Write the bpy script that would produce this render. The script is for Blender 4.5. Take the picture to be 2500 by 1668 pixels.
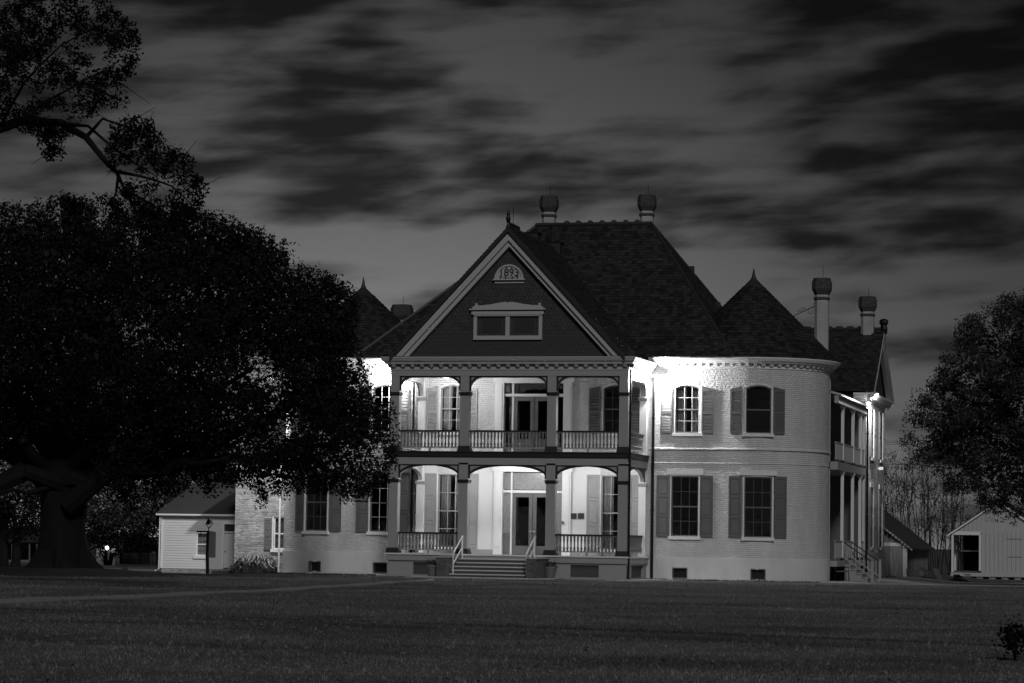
import bpy, math, random
import numpy as np
from mathutils import Vector, Matrix
random.seed(7); rng = np.random.default_rng(7)
scene = bpy.context.scene
for o in list(bpy.data.objects): bpy.data.objects.remove(o)
COL = scene.collection

# ------------------------------------------------------------------ camera
FPX = 6600.0
YAW = math.atan(1680/FPX); ROLL = 0.0155; PITCH = math.atan(485/FPX); EYE = 1.67
_cp = math.cos(PITCH)
Fv = np.array([-math.sin(YAW)*_cp, math.cos(YAW)*_cp, math.sin(PITCH)])
Rv = np.array([math.cos(YAW), math.sin(YAW), 0.0]); Uv = np.cross(Rv, Fv)
R2 = math.cos(ROLL)*Rv+math.sin(ROLL)*Uv; U2 = math.cos(ROLL)*Uv-math.sin(ROLL)*Rv
def ray(u, v): return Fv+(u-1250)/FPX*R2-(v-834)/FPX*U2
_d = ray(1250, 1411); CAM = _d*(EYE/_d[2]); 
def onY(u, v, Y): d = ray(u, v); return CAM+(Y-CAM[1])/d[1]*d
def onX(u, v, X): d = ray(u, v); return CAM+(X-CAM[0])/d[0]*d
def onZ(u, v, Z=0.): d = ray(u, v); return CAM+(Z-CAM[2])/d[2]*d
def at(u, v, D): return CAM+D*ray(u, v)
cam = bpy.data.objects.new('camera', bpy.data.cameras.new('camera')); COL.objects.link(cam)
cam.data.sensor_width = 36; cam.data.lens = FPX/2500*36; cam.data.clip_end = 6000; cam.data.clip_start = 0.5
cam.matrix_world = Matrix(((R2[0], U2[0], -Fv[0], CAM[0]), (R2[1], U2[1], -Fv[1], CAM[1]), (R2[2], U2[2], -Fv[2], CAM[2]), (0, 0, 0, 1)))
scene.camera = cam
scene.render.resolution_x = 1024; scene.render.resolution_y = 683
scene.view_settings.view_transform = 'Standard'; scene.view_settings.look = 'None'
scene.view_settings.exposure = 0.0; scene.view_settings.gamma = 1.0; scene.view_settings.use_curve_mapping = False

# ------------------------------------------------------------------ sky and moonlight
SUN_AZ, SUN_EL = math.radians(22), math.radians(31)      # light comes from in front of the house, a little to the right
sun = bpy.data.objects.new('moonlight', bpy.data.lights.new('moonlight', 'SUN')); COL.objects.link(sun)
sun.data.energy = 0.84; sun.data.angle = math.radians(8); sun.data.color = (1, 1, 1)
_sd = Vector((math.sin(SUN_AZ)*math.cos(SUN_EL), -math.cos(SUN_AZ)*math.cos(SUN_EL), math.sin(SUN_EL)))
sun.rotation_euler = _sd.to_track_quat('Z', 'Y').to_euler(); sun.location = (20, -60, 40)
world = bpy.data.worlds.new('World'); scene.world = world; world.use_nodes = True
def nodes_of(tree):
    nt = tree.nodes; nt.clear()
    def N(t, **k):
        n = nt.new(t)
        for a, b in k.items():
            if a.startswith('i_'): n.inputs[a[2:].replace('_', ' ')].default_value = b
            else: setattr(n, a, b)
        return n
    def L(a, b): tree.links.new(a, b)
    def M(op, a, b=None, c=None, clamp=False):
        n = nt.new('ShaderNodeMath'); n.operation = op; n.use_clamp = clamp
        for i, s in enumerate((a, b, c)):
            if s is None: continue
            if isinstance(s, (int, float)): n.inputs[i].default_value = s
            else: L(s, n.inputs[i])
        return n.outputs[0]
    return N, L, M
N, L, M = nodes_of(world.node_tree)
tc = N('ShaderNodeTexCoord'); sep = N('ShaderNodeSeparateXYZ'); L(tc.outputs['Generated'], sep.inputs[0])
X_, Y_, Z_ = sep.outputs
DEG = 57.29578
az = M('ADD', M('MULTIPLY', M('ARCTAN2', X_, Y_), DEG), math.degrees(YAW))      # degrees right of the picture's middle
el = M('MULTIPLY', M('ARCSINE', Z_), DEG)
comb = N('ShaderNodeCombineXYZ'); L(M('MULTIPLY', az, 0.36), comb.inputs[0]); L(M('MULTIPLY_ADD', az, -0.12, M('MULTIPLY', el, 1.35)), comb.inputs[1])
n1 = N('ShaderNodeTexNoise', i_Scale=1.0, i_Detail=4.0, i_Roughness=0.46, i_Distortion=0.2); L(comb.outputs[0], n1.inputs['Vector'])
comb2 = N('ShaderNodeCombineXYZ'); L(M('MULTIPLY', az, 0.22), comb2.inputs[0]); L(M('MULTIPLY', el, 3.0), comb2.inputs[1]); comb2.inputs[2].default_value = 4.4
n2 = N('ShaderNodeTexNoise', i_Scale=1.0, i_Detail=3.0, i_Roughness=0.5); L(comb2.outputs[0], n2.inputs['Vector'])
def blob(px, py, rx, ry):
    k = 0.00868
    dx = M('MULTIPLY', M('SUBTRACT', az, (px-1250)*k), 1/(rx*k)); dy = M('MULTIPLY', M('SUBTRACT', el, (1319-py)*k), 1/(ry*k))
    return M('POWER', 2.718, M('MULTIPLY', M('ADD', M('MULTIPLY', dx, dx), M('MULTIPLY', dy, dy)), -1.0))
dens = M('ADD', M('MULTIPLY', n1.outputs['Fac'], 1.55), M('MULTIPLY', n2.outputs['Fac'], 0.4))
for px, py, rx, ry, w in ((760, 300, 420, 170, .30), (1180, 400, 330, 90, .26), (520, 20, 330, 60, .34), (2380, 200, 520, 380, .34), (1250, -60, 1500, 110, .2), (100, 250, 330, 200, .12), (1650, 480, 260, 55, .22), (2010, 375, 150, 38, .26),
                          (1400, 180, 260, 100, -.30), (700, 610, 520, 55, -.34), (1620, 300, 300, 90, -.16), (800, 470, 420, 60, .20), (1750, 590, 190, 25, .22), (2000, 585, 110, 22, .26), (2100, 690, 600, 60, -.15), (2200, 510, 260, 60, .16), (1450, 390, 130, 45, .22), (880, 120, 130, 45, .18), (560, 480, 110, 30, -.2)):
    dens = M('MULTIPLY_ADD', blob(px, py, rx, ry), w, dens)
ss = N('ShaderNodeMapRange', interpolation_type='SMOOTHSTEP'); L(dens, ss.inputs[0])
for i, v in zip((1, 2, 3, 4), (0.80, 1.46, 1.0, 0.15)): ss.inputs[i].default_value = v
sky = N('ShaderNodeTexSky', sky_type='NISHITA', sun_disc=False, sun_elevation=SUN_EL, sun_rotation=math.pi-SUN_AZ, air_density=1.0, dust_density=1.0)
bw = N('ShaderNodeRGBToBW'); L(sky.outputs[0], bw.inputs[0])
# afterglow that brightens towards the horizon, strongest left of the house
glow = M('POWER', 2.718, M('MULTIPLY', M('MAXIMUM', el, 0.0), -0.19))
gaz = M('MULTIPLY', M('ADD', az, 3.0), 1/9.5); gaz = M('MULTIPLY_ADD', M('POWER', 2.718, M('MULTIPLY', M('MULTIPLY', gaz, gaz), -1.0)), 0.80, 0.20)
lum = M('ADD', M('MULTIPLY', bw.outputs[0], 0.0042*5*0.95), M('MULTIPLY', M('MULTIPLY', glow, gaz), 0.42*10))
bg = N('ShaderNodeBackground', i_Strength=0.1); L(M('MULTIPLY', lum, ss.outputs[0]), bg.inputs[0])
out = N('ShaderNodeOutputWorld'); L(bg.outputs[0], out.inputs[0])

# ------------------------------------------------------------------ materials (the photograph is black and white)
def track_shade(N, L, M, t, f):
    # shadow streaks and faint tyre tracks across the lawn, both painted as darker grass
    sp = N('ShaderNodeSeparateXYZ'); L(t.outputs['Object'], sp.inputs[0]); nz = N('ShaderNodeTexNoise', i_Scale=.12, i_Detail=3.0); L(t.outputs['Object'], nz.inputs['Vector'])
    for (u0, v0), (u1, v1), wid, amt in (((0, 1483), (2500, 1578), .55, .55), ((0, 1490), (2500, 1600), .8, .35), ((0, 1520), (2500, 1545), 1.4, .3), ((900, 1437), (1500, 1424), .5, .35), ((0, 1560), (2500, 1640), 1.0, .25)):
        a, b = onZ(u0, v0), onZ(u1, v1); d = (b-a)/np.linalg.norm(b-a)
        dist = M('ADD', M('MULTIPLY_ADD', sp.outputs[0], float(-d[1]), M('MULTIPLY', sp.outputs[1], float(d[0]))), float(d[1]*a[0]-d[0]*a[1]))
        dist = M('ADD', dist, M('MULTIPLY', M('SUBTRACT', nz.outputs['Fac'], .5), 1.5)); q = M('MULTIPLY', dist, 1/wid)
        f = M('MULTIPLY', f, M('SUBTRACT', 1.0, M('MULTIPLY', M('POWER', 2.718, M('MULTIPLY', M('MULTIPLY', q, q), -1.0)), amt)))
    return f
MAT = {}
def mat(name, v, rough=0.7, var=0.25, scale=3.0, bump=0.0, bscale=None, spec=0.3, metal=0.0, stretch=(1, 1, 1), brick=None, emit=None, coord='Object', stain=None):
    m = bpy.data.materials.new(name); m.use_nodes = True; MAT[name] = m
    N, L, M = nodes_of(m.node_tree)
    o = N('ShaderNodeOutputMaterial'); p = N('ShaderNodeBsdfPrincipled'); L(p.outputs[0], o.inputs[0])
    p.inputs['Roughness'].default_value = rough; p.inputs['Metallic'].default_value = metal
    p.inputs['Specular IOR Level'].default_value = spec
    if emit:
        p.inputs['Base Color'].default_value = (v, v, v, 1)
        p.inputs['Emission Color'].default_value = (1, 1, 1, 1); p.inputs['Emission Strength'].default_value = emit; return m
    t = N('ShaderNodeTexCoord'); mp = N('ShaderNodeMapping'); mp.inputs['Scale'].default_value = stretch
    L(t.outputs[coord], mp.inputs[0])
    nz = N('ShaderNodeTexNoise', i_Scale=scale, i_Detail=6.0, i_Roughness=0.6); L(mp.outputs[0], nz.inputs['Vector'])
    f = M('MULTIPLY_ADD', M('SUBTRACT', nz.outputs['Fac'], 0.5), var*2, 1.0)
    h = None
    if stain:                                        # broad weathering blotches
        n3 = N('ShaderNodeTexNoise', i_Scale=stain[0], i_Detail=4.0); L(mp.outputs[0], n3.inputs['Vector'])
        f = M('MULTIPLY', f, M('MULTIPLY_ADD', M('SUBTRACT', n3.outputs['Fac'], 0.5), stain[1]*2, 1.0))
    if brick:
        bt = N('ShaderNodeTexBrick'); L(t.outputs['UV'], bt.inputs['Vector'])
        bt.inputs['Scale'].default_value = 1.0; bt.inputs['Brick Width'].default_value = 0.23; bt.inputs['Row Height'].default_value = 0.088
        bt.inputs['Mortar Size'].default_value = 0.011; bt.inputs['Mortar Smooth'].default_value = 0.5; bt.inputs['Bias'].default_value = 0
        c1, c2, cm = brick
        for k, c in (('Color1', c1), ('Color2', c2), ('Mortar', cm)): bt.inputs[k].default_value = (c, c, c, 1)
        b2 = N('ShaderNodeRGBToBW'); L(bt.outputs['Color'], b2.inputs[0])
        val = M('MULTIPLY', b2.outputs[0], f)
        nb = N('ShaderNodeTexNoise', i_Scale=9.0, i_Detail=3.0); L(t.outputs['UV'], nb.inputs['Vector'])
        h = M('ADD', M('SUBTRACT', 1.0, bt.outputs['Fac']), M('MULTIPLY', nb.outputs['Fac'], 2.2))
    else:
        val = M('MULTIPLY', f, v)
    if name == 'grass_blade': val = track_shade(N, L, M, t, val)
    if coord == 'Object' and name in PERPIECE:       # each loose piece keeps its own shade
        oi = N('ShaderNodeObjectInfo'); gi = N('ShaderNodeNewGeometry')
        r = M('ADD', M('MULTIPLY', oi.outputs['Random'], 0.5), M('MULTIPLY', gi.outputs['Random Per Island'], 0.5))
        val = M('MULTIPLY', val, M('MULTIPLY_ADD', gi.outputs['Random Per Island'], 2*PERPIECE[name], 1-PERPIECE[name]))
    c = N('ShaderNodeCombineColor')
    for i in range(3): L(val, c.inputs[i])
    L(c.outputs[0], p.inputs['Base Color'])
    if bump:
        bn = N('ShaderNodeBump'); bn.inputs['Strength'].default_value = min(1, bump); bn.inputs['Distance'].default_value = 0.02 if not bscale or bscale < 100 else 0.005
        if h is None:
            n4 = N('ShaderNodeTexNoise', i_Scale=bscale or scale*3, i_Detail=4.0); L(mp.outputs[0], n4.inputs['Vector']); h = n4.outputs['Fac']
        L(h, bn.inputs['Height']); L(bn.outputs[0], p.inputs['Normal'])
    return m
PERPIECE = {'slate': .55, 'shingle': .22, 'leaf_oak': .35, 'leaf_near': .3, 'leaf_right': .4, 'leaf_far': .45, 'barn_board': .16, 'old_board': .28, 'clapboard': .07, 'aspidistra': .35, 'grass_blade': .45, 'stained_glass': .9}
mat('painted_brick', .62, .55, .16, 1.6, bump=1.0, brick=(.60, .66, .50), stain=(.8, .22), stretch=(1, 1, .3))
mat('raw_brick', .2, .85, .25, 6.0, bump=0.8, brick=(.36, .18, .42), stain=(1.4, .5))
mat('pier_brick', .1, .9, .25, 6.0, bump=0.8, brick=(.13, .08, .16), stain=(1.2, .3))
mat('stucco', .58, .7, .12, 1.2, bump=.3, bscale=14, stain=(.9, .24), stretch=(1, 1, .45))
mat('white_trim', .72, .45, .05, 4.0, bump=.05, bscale=30)
mat('plaster', .66, .6, .05, 2.0, bump=.1, bscale=20)
mat('cream_trim', .43, .45, .05, 3.0)
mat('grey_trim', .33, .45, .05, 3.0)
mat('baluster_paint', .17, .5, .06, 3.0)
mat('dark_trim', .028, .4, .15, 3.0)
mat('ceiling_paint', .62, .6, .04, 2.0)
mat('porch_floor', .50, .5, .12, 4.0, stretch=(1, .1, 1))
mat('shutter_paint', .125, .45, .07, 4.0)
mat('shutter_pale', .30, .5, .07, 4.0)
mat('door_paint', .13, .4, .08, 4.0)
mat('slate', .028, .55, .25, 2.0, spec=.35, stain=(.25, .35))
mat('roof_deck', .03, .8, .2, 2.0)
mat('roof_metal', .035, .45, .2, 4.0)
mat('shingle', .042, .6, .12, 4.0)
mat('curtain', .42, .8, .22, 1.5, stretch=(9, 9, .4))
mat('stained_centre', .045, .2, .2, 3.0)
mat('stained_glass', .06, .2, .3, 9.0, stretch=(3, 1, 3))
mat('lace_glass', .25, .25, .5, 11.0, stretch=(1, 1, 1), stain=(24, .5))
mat('interior', .05, .9, .2, 1.0)
mat('chimney_paint', .42, .7, .15, 2.0, bump=.5, brick=(.40, .44, .36), stain=(.7, .25))
mat('chimney_dark', .07, .8, .2, 4.0, bump=.6, brick=(.06, .08, .05))
mat('iron', .02, .4, .2, 6.0, metal=.6)
mat('galvanised', .45, .35, .12, 8.0, metal=.2)
mat('white_metal', .75, .35, .04, 8.0)
mat('concrete', .34, .85, .14, 5.0, bump=.3, bscale=60, stain=(.5, .2))
mat('path_concrete', .27, .9, .2, 4.0, bump=.3, bscale=60, stain=(.5, .25))
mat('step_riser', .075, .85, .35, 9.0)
mat('clay_pot', .16, .7, .2, 8.0, stain=(3, .25))
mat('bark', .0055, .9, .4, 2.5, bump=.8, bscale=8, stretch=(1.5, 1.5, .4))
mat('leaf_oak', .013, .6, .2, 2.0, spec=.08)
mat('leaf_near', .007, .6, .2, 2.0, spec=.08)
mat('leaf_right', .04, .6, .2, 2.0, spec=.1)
mat('leaf_far', .09, .6, .2, 2.0, spec=.1)
mat('leaf_pot', .06, .5, .3, 8.0)
mat('aspidistra', .19, .3, .2, 4.0)
mat('leaf_litter', .14, .7, .5, 1.0)
mat('twig', .035, .8, .3, 3.0)
mat('clapboard', .60, .55, .06, 3.0, stretch=(.3, 1, 4))
mat('barn_board', .42, .75, .20, 3.0, stretch=(6, 6, .35))
mat('old_board', .20, .85, .35, 3.0, stretch=(7, 7, .4), stain=(1.5, .3))
mat('old_door', .25, .85, .35, 2.0, stretch=(6, 6, .6), stain=(2, .35))
mat('shed_roof', .05, .7, .12, 1.5)
mat('far_wall', .10, .8, .2, 2.0)
mat('far_trim', .16, .7, .2, 2.0)
mat('far_dark', .03, .6, .2, 2.0)
mat('pale_wall', .5, .7, .1, 1.0)
mat('plaque', .08, .35, .3, 20.0, metal=.4)
mat('wood_scrap', .10, .8, .3, 3.0)
mat('tarp_scrap', .02, .7, .3, 5.0)
mat('pale_scrap', .17, .7, .2, 6.0)
mat('earth', .02, .95, .4, 2.0, bump=.5, bscale=8)
mat('lamp_glow', .8, emit=60.0)
mat('lamp_soft', .8, emit=14.0)
mat('grass_blade', .14, .7, 1.2, .22)
def lawn_material():
    m = bpy.data.materials.new('lawn'); m.use_nodes = True; MAT['lawn'] = m
    N, L, M = nodes_of(m.node_tree)
    o = N('ShaderNodeOutputMaterial'); p = N('ShaderNodeBsdfPrincipled', i_Roughness=.9); L(p.outputs[0], o.inputs[0]); p.inputs['Specular IOR Level'].default_value = .1
    t = N('ShaderNodeTexCoord')
    a = N('ShaderNodeTexNoise', i_Scale=.22, i_Detail=6.0, i_Roughness=.65); L(t.outputs['Object'], a.inputs['Vector'])
    b = N('ShaderNodeTexNoise', i_Scale=9.0, i_Detail=4.0, i_Roughness=.7); L(t.outputs['Object'], b.inputs['Vector'])
    f = M('MULTIPLY', M('MULTIPLY_ADD', M('SUBTRACT', a.outputs['Fac'], .5), 2.4, 1.0), M('MULTIPLY_ADD', M('SUBTRACT', b.outputs['Fac'], .5), 1.6, 1.0))
    v = M('MULTIPLY', track_shade(N, L, M, t, f), .12); c = N('ShaderNodeCombineColor')
    for i in range(3): L(v, c.inputs[i])
    L(c.outputs[0], p.inputs['Base Color'])
    bn = N('ShaderNodeBump', i_Strength=.6, i_Distance=.04); L(b.outputs['Fac'], bn.inputs['Height']); L(bn.outputs[0], p.inputs['Normal'])
lawn_material()
def glass_material(name, dark):
    m = bpy.data.materials.new(name); m.use_nodes = True; MAT[name] = m
    N, L, M = nodes_of(m.node_tree)
    o = N('ShaderNodeOutputMaterial'); g = N('ShaderNodeBsdfGlossy', i_Roughness=.03); g.inputs['Color'].default_value = (.9, .9, .9, 1)
    tr = N('ShaderNodeBsdfTransparent'); tr.inputs['Color'].default_value = (dark, dark, dark, 1)
    fr = N('ShaderNodeFresnel', i_IOR=1.5)
    tn = N('ShaderNodeTexCoord'); nz = N('ShaderNodeTexNoise', i_Scale=2.2, i_Detail=2.0); L(tn.outputs['Object'], nz.inputs['Vector'])
    bn = N('ShaderNodeBump', i_Strength=.12, i_Distance=.02); L(nz.outputs['Fac'], bn.inputs['Height']); L(bn.outputs[0], g.inputs['Normal'])
    mx = N('ShaderNodeMixShader'); L(M('MULTIPLY_ADD', fr.outputs[0], 1.0, 0.03), mx.inputs[0]); L(tr.outputs[0], mx.inputs[1]); L(g.outputs[0], mx.inputs[2]); L(mx.outputs[0], o.inputs[0])
glass_material('glass', .82)

# ------------------------------------------------------------------ builders
class MB:
    def __init__(s): s.v = []; s.f = []; s.uv = []; s.hasuv = False
    def face(s, pts, uv=None):
        i = len(s.v); s.v += [tuple(map(float, p)) for p in pts]; s.f.append(tuple(range(i, i+len(pts))))
        if uv is not None: s.hasuv = True; s.uv += [tuple(q) for q in uv]
        else:
            n = Vector(s.v[i+1])-Vector(s.v[i]); n = n.cross(Vector(s.v[i+2])-Vector(s.v[i+1]))
            if abs(n.z) > .7*n.length: s.uv += [(p[0], p[1]) for p in pts]
            else:
                t = Vector((-n.y, n.x, 0)); t = t.normalized() if t.length > 0 else Vector((1, 0, 0))
                s.uv += [(t.x*p[0]+t.y*p[1], p[2]) for p in pts]
        return s
    def box(s, x0, x1, y0, y1, z0, z1):
        P = [(x, y, z) for z in (z0, z1) for y in (y0, y1) for x in (x0, x1)]
        for a, b, c, d in ((0, 2, 3, 1), (4, 5, 7, 6), (0, 1, 5, 4), (2, 6, 7, 3), (0, 4, 6, 2), (1, 3, 7, 5)): s.face((P[a], P[b], P[c], P[d]))
        return s
    def hexa(s, B, T):
        s.face(B[::-1]); s.face(T); n = len(B)
        for i in range(n): j = (i+1) % n; s.face((B[i], B[j], T[j], T[i]))
        return s
    def frust(s, x0, x1, y0, y1, z0, z1, ex, ey=None):
        ey = ex if ey is None else ey
        return s.hexa([(x0, y0, z0), (x1, y0, z0), (x1, y1, z0), (x0, y1, z0)], [(x0-ex, y0-ey, z1), (x1+ex, y0-ey, z1), (x1+ex, y1+ey, z1), (x0-ex, y1+ey, z1)])
    def tube(s, pts, rad, n=6, cap=True):
        pts = [Vector(p) for p in pts]; rad = rad if hasattr(rad, '__len__') else [rad]*len(pts)
        rings = []; up = Vector((.31, .17, .93))
        for i, p in enumerate(pts):
            d = (pts[min(i+1, len(pts)-1)]-pts[max(i-1, 0)]).normalized()
            a = d.cross(up); a = (a if a.length > .05 else d.cross(Vector((1, 0, 0)))).normalized(); b = d.cross(a)
            rings.append([p+rad[i]*(math.cos(2*math.pi*k/n)*a+math.sin(2*math.pi*k/n)*b) for k in range(n)])
        for A, B in zip(rings, rings[1:]):
            for k in range(n): j = (k+1) % n; s.face((A[k], A[j], B[j], B[k]))
        if cap: s.face(rings[0][::-1]); s.face(rings[-1])
        return s
    def lathe(s, prof, c=(0, 0), n=12, a0=0.0, sx=1, sy=1):
        R = [[(c[0]+sx*r*math.cos(a0+2*math.pi*k/n), c[1]+sy*r*math.sin(a0+2*math.pi*k/n), z) for k in range(n)] for r, z in prof]
        for A, B in zip(R, R[1:]):
            for k in range(n): j = (k+1) % n; s.face((A[k], A[j], B[j], B[k]))
        s.face(R[0][::-1]); s.face(R[-1]); return s
    def mesh(s, name):
        me = bpy.data.meshes.new(name); me.from_pydata(s.v, [], s.f)
        ul = me.uv_layers.new(name='UVMap'); ul.data.foreach_set('uv', np.array(s.uv, float).ravel()); me.validate(clean_customdata=False); return me
    def build(s, name, m, parent=None, smooth=False, **k):
        me = s.mesh(name)
        if smooth: me.polygons.foreach_set('use_smooth', [True]*len(me.polygons))
        me.materials.append(MAT[m]); return put(name, me, parent, **k)
ORG = {}
def put(name, me, parent=None, loc=(0, 0, 0), rot=(0, 0, 0), label=None, cat=None, group=None, kind=None, scale=None):
    o = bpy.data.objects.new(name, me); COL.objects.link(o); o.location = loc; o.rotation_euler = rot
    if scale: o.scale = scale
    if me is not None and tuple(loc) != (0, 0, 0): ORG[o.name] = tuple(loc)
    if parent:
        o.parent = parent; q = ORG.get(parent.name)
        if q is not None: o.matrix_parent_inverse = Matrix.Translation(-Vector(q))
    if label: o['label'] = label
    if cat: o['category'] = cat
    if group: o['group'] = group
    if kind: o['kind'] = kind
    return o
def thing(name, loc, label, cat, group=None):
    o = put(name, None, None, loc, label=label, cat=cat, group=group); o.empty_display_size = .3; ORG[o.name] = tuple(loc); return o
def link(me, m):
    if not me.materials: me.materials.append(MAT[m])
    return me
def S(t): t = max(0., min(1., t)); return t*t*(3-2*t)
def ground(x, y):
    return (-.30*S((-11-x)/5)*S((y+6)/8)-.35*S((y-30)/60)*S((-11-x)/5)-.25*S((x-13.5)/4)*S((y-3)/8))

# ------------------------------------------------------------------ ground
def rolls(x, y):      # shallow mower and tyre undulation of the lawn
    k = S((-2.5-y)/5)
    return k*(.012*math.sin(.55*y+.12*x+.8*math.sin(.07*x))+.008*math.sin(1.3*y+.31*x+1.7)+.012*math.sin(.21*y-.16*x))
gx = np.concatenate([[-1500, -600, -250, -120, -80], np.arange(-60, 61, 1.0), [80, 120, 250, 600, 1500]])
gy = np.concatenate([[-400, -200, -120], np.arange(-105, 5, .5), np.arange(5, 60, 2.), [70, 90, 120, 200, 400, 900, 2500]])
V = [(x, y, ground(x, y)+rolls(x, y)) for y in gy for x in gx]
nx = len(gx); FC = [(j*nx+i, j*nx+i+1, (j+1)*nx+i+1, (j+1)*nx+i) for j in range(len(gy)-1) for i in range(nx-1)]
me = bpy.data.meshes.new('lawn'); me.from_pydata(V, [], FC); me.polygons.foreach_set('use_smooth', [True]*len(FC)); me.materials.append(MAT['lawn'])
put('lawn', me, kind='structure')
def gh(x, y): return ground(x, y)+rolls(x, y)
def ribbon(name, m, A, B, h=.03, seg=.8, lawnz=True):
    """paved strip between two plan polylines, laid on the ground with a small raised edge"""
    def res(P, n):
        P = [np.array(p[:2], float) for p in P]; d = np.cumsum([0]+[np.linalg.norm(b-a) for a, b in zip(P, P[1:])])
        return [np.array([np.interp(t, d, [p[k] for p in P]) for k in (0, 1)]) for t in np.linspace(0, d[-1], n)]
    ln = sum(np.linalg.norm(np.array(b[:2])-np.array(a[:2])) for a, b in zip(A, A[1:])); n = max(2, int(ln/seg)+1)
    a, b = res(A, n), res(B, n); mb = MB()
    z = lambda p: gh(*p)+h
    top = [((*p, z(p)), (*q, z(q))) for p, q in zip(a, b)]
    for (p, q), (r, s_) in zip(top, top[1:]):
        mb.face((p, q, s_, r))
        for u, w in ((p, r), (s_, q)): mb.face((u, w, (w[0], w[1], w[2]-.25), (u[0], u[1], u[2]-.25)))
    return mb.build(name, m, kind='structure')
g_ = lambda u, v: onZ(u, v, 0.0)
ribbon('footpath', 'path_concrete', [g_(-30, 1477), g_(330, 1463), g_(640, 1447), g_(860, 1433), g_(960, 1427), g_(1060, 1418.5)],
       [g_(-30, 1468), g_(330, 1455), g_(640, 1440), g_(860, 1428), g_(960, 1422.5), g_(1060, 1415)], h=.035)
ribbon('walk', 'concrete', [(-14.5, -.65), (-13, -.75), (-3.7, -.75)], [(-14.5, 1.6), (-13, 6.5), (-3.7, .6)], h=.02)
ribbon('steps_pavement', 'concrete', [(-3.72, -4.3), (1.9, -4.3), (2.6, -2.9)], [(-3.72, .7), (1.9, .7), (2.6, .7)], h=.03)
ribbon('walk_strip', 'concrete', [(2.58, -1.2), (6, -1.2), (7.5, 3.2), (13.6, 3.0)], [(2.58, .7), (5.3, .7), (6, 4.7), (13.6, 8)], h=.02)
ribbon('yard_lane', 'concrete', [(13.62, 2.9), (24, 3.4), (60, 5)], [(13.62, 9.0), (24, 8.5), (60, 10)], h=.02)
ribbon('back_lane', 'concrete', [(13.7, 30.5), (24, 30.5), (60, 31)], [(13.7, 33.5), (24, 33.5), (60, 34)], h=.02)
ribbon('left_lane', 'concrete', [(-70, 22), (-45, 22), (-21.0, 21)], [(-70, 27), (-45, 27), (-21.0, 27)], h=.02)

# ------------------------------------------------------------------ the mansion
WY = 4.6                                             # front wall plane; the porch front is at Y = 0
house = thing('mansion', (0, 8, 0), 'large white brick mansion with gabled slate roof, arched double porch and round towers', 'mansion')
TR = dict(c=(9.40, WY+3.6), r=3.6); TL = dict(c=(-9.76, WY+3.6), r=3.6)
ZW, ZB, ZE = 1.0, 5.4, 9.72                          # water table, belt course, underside of cornice
flat = lambda u, v, d=0.: (u, WY+d, v)
def tower_map(T):
    def f(u, v, d=0.):
        a = u/T['r']; return (T['c'][0]+(T['r']-d)*math.sin(a), T['c'][1]-(T['r']-d)*math.cos(a), v)
    return f
mR, mL = tower_map(TR), tower_map(TL)
side = lambda X: (lambda u, v, d=0.: (X-d, u, v))
def wall(name, m, mp, u0, u1, v0, v1, holes=(), du=99., depth=.22, parent=house, out=0., outer_edge=True):
    us = {u0, u1}; vs = {v0, v1}
    for a, b, c, d in holes: us |= {a, b}; vs |= {c, d}
    u = u0
    while u < u1: us.add(u); u += du
    us = sorted(us); vs = sorted(vs); us = [us[0]]+[b for a, b in zip(us, us[1:]) if b-a > 1e-4]
    mb = MB()
    for a, b in zip(us, us[1:]):
        for c, d in zip(vs, vs[1:]):
            cu, cv = (a+b)/2, (c+d)/2
            if any(h[0] < cu < h[1] and h[2] < cv < h[3] for h in holes): continue
            mb.face((mp(a, c, -out), mp(b, c, -out), mp(b, d, -out), mp(a, d, -out)), ((a, c), (b, c), (b, d), (a, d)))
    for a, b, c, d in holes:
        for p, q in (((a, c), (a, d)), ((a, d), (b, d)), ((b, d), (b, c)), ((b, c), (a, c))):
            mb.face((mp(*p, -out), mp(*q, -out), mp(*q, depth), mp(*p, depth)), ((p[0], p[1]), (q[0], q[1]), (q[0]+.2, q[1]), (p[0]+.2, p[1])))
    if out:
        mb.face((mp(u0, v1, -out), mp(u1, v1, -out), mp(u1, v1, 0), mp(u0, v1, 0))) if du > 50 else [mb.face((mp(a, v1, -out), mp(b, v1, -out), mp(b, v1, .02), mp(a, v1, .02))) for a, b in zip(us, us[1:])]
    return mb.build(name, m, parent)
uY = lambda px, py=1200: float(onY(px, py, WY)[0])
zY = lambda py, px=1500: float(onY(px, py, WY)[2])
ZLW = (1.97, 4.71); ZUW = (6.68, 8.86); RISE = .15
def uT(T, px, py=1200):                               # arc coordinate on a tower wall for a pixel column
    best = None
    for s in np.arange(-5.5, 5.5, .01):
        a = s/T['r']; p = np.array([T['c'][0]+T['r']*math.sin(a), T['c'][1]-T['r']*math.cos(a), 4.0])-CAM
        if p[0]*math.sin(a)-p[1]*math.cos(a) > 0: continue
        e = abs(1250+FPX*(p@R2)/(p@Fv)-(px+ (py-1200)*0.0))
        if best is None or e < best[0]: best = (e, s)
    return best[1]
WH = .63                                              # half width of a sash window
wins = []                                             # (map, centre u, v0, v1, arched, shutter style, curtain, label place)
c_rw = (uY(1640)+uY(1704.6))/2; c_rwu = (uY(1650)+uY(1704.5))/2
c_lw = uY(904)+WH; c_pl = uY(1069)+WH+.02; c_pr = uY(1463, 1200)+WH+.1
t_r = uT(TR, 1851); t_ru = uT(TR, 1850); t_l = uT(TL, 773)
DX = uY(1300.5)                                       # axis of the two doors
doorL = (DX-1.42, DX+1.42, 1.0, 4.83); doorU = (DX-1.42, DX+1.42, 5.62, 8.95)
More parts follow.
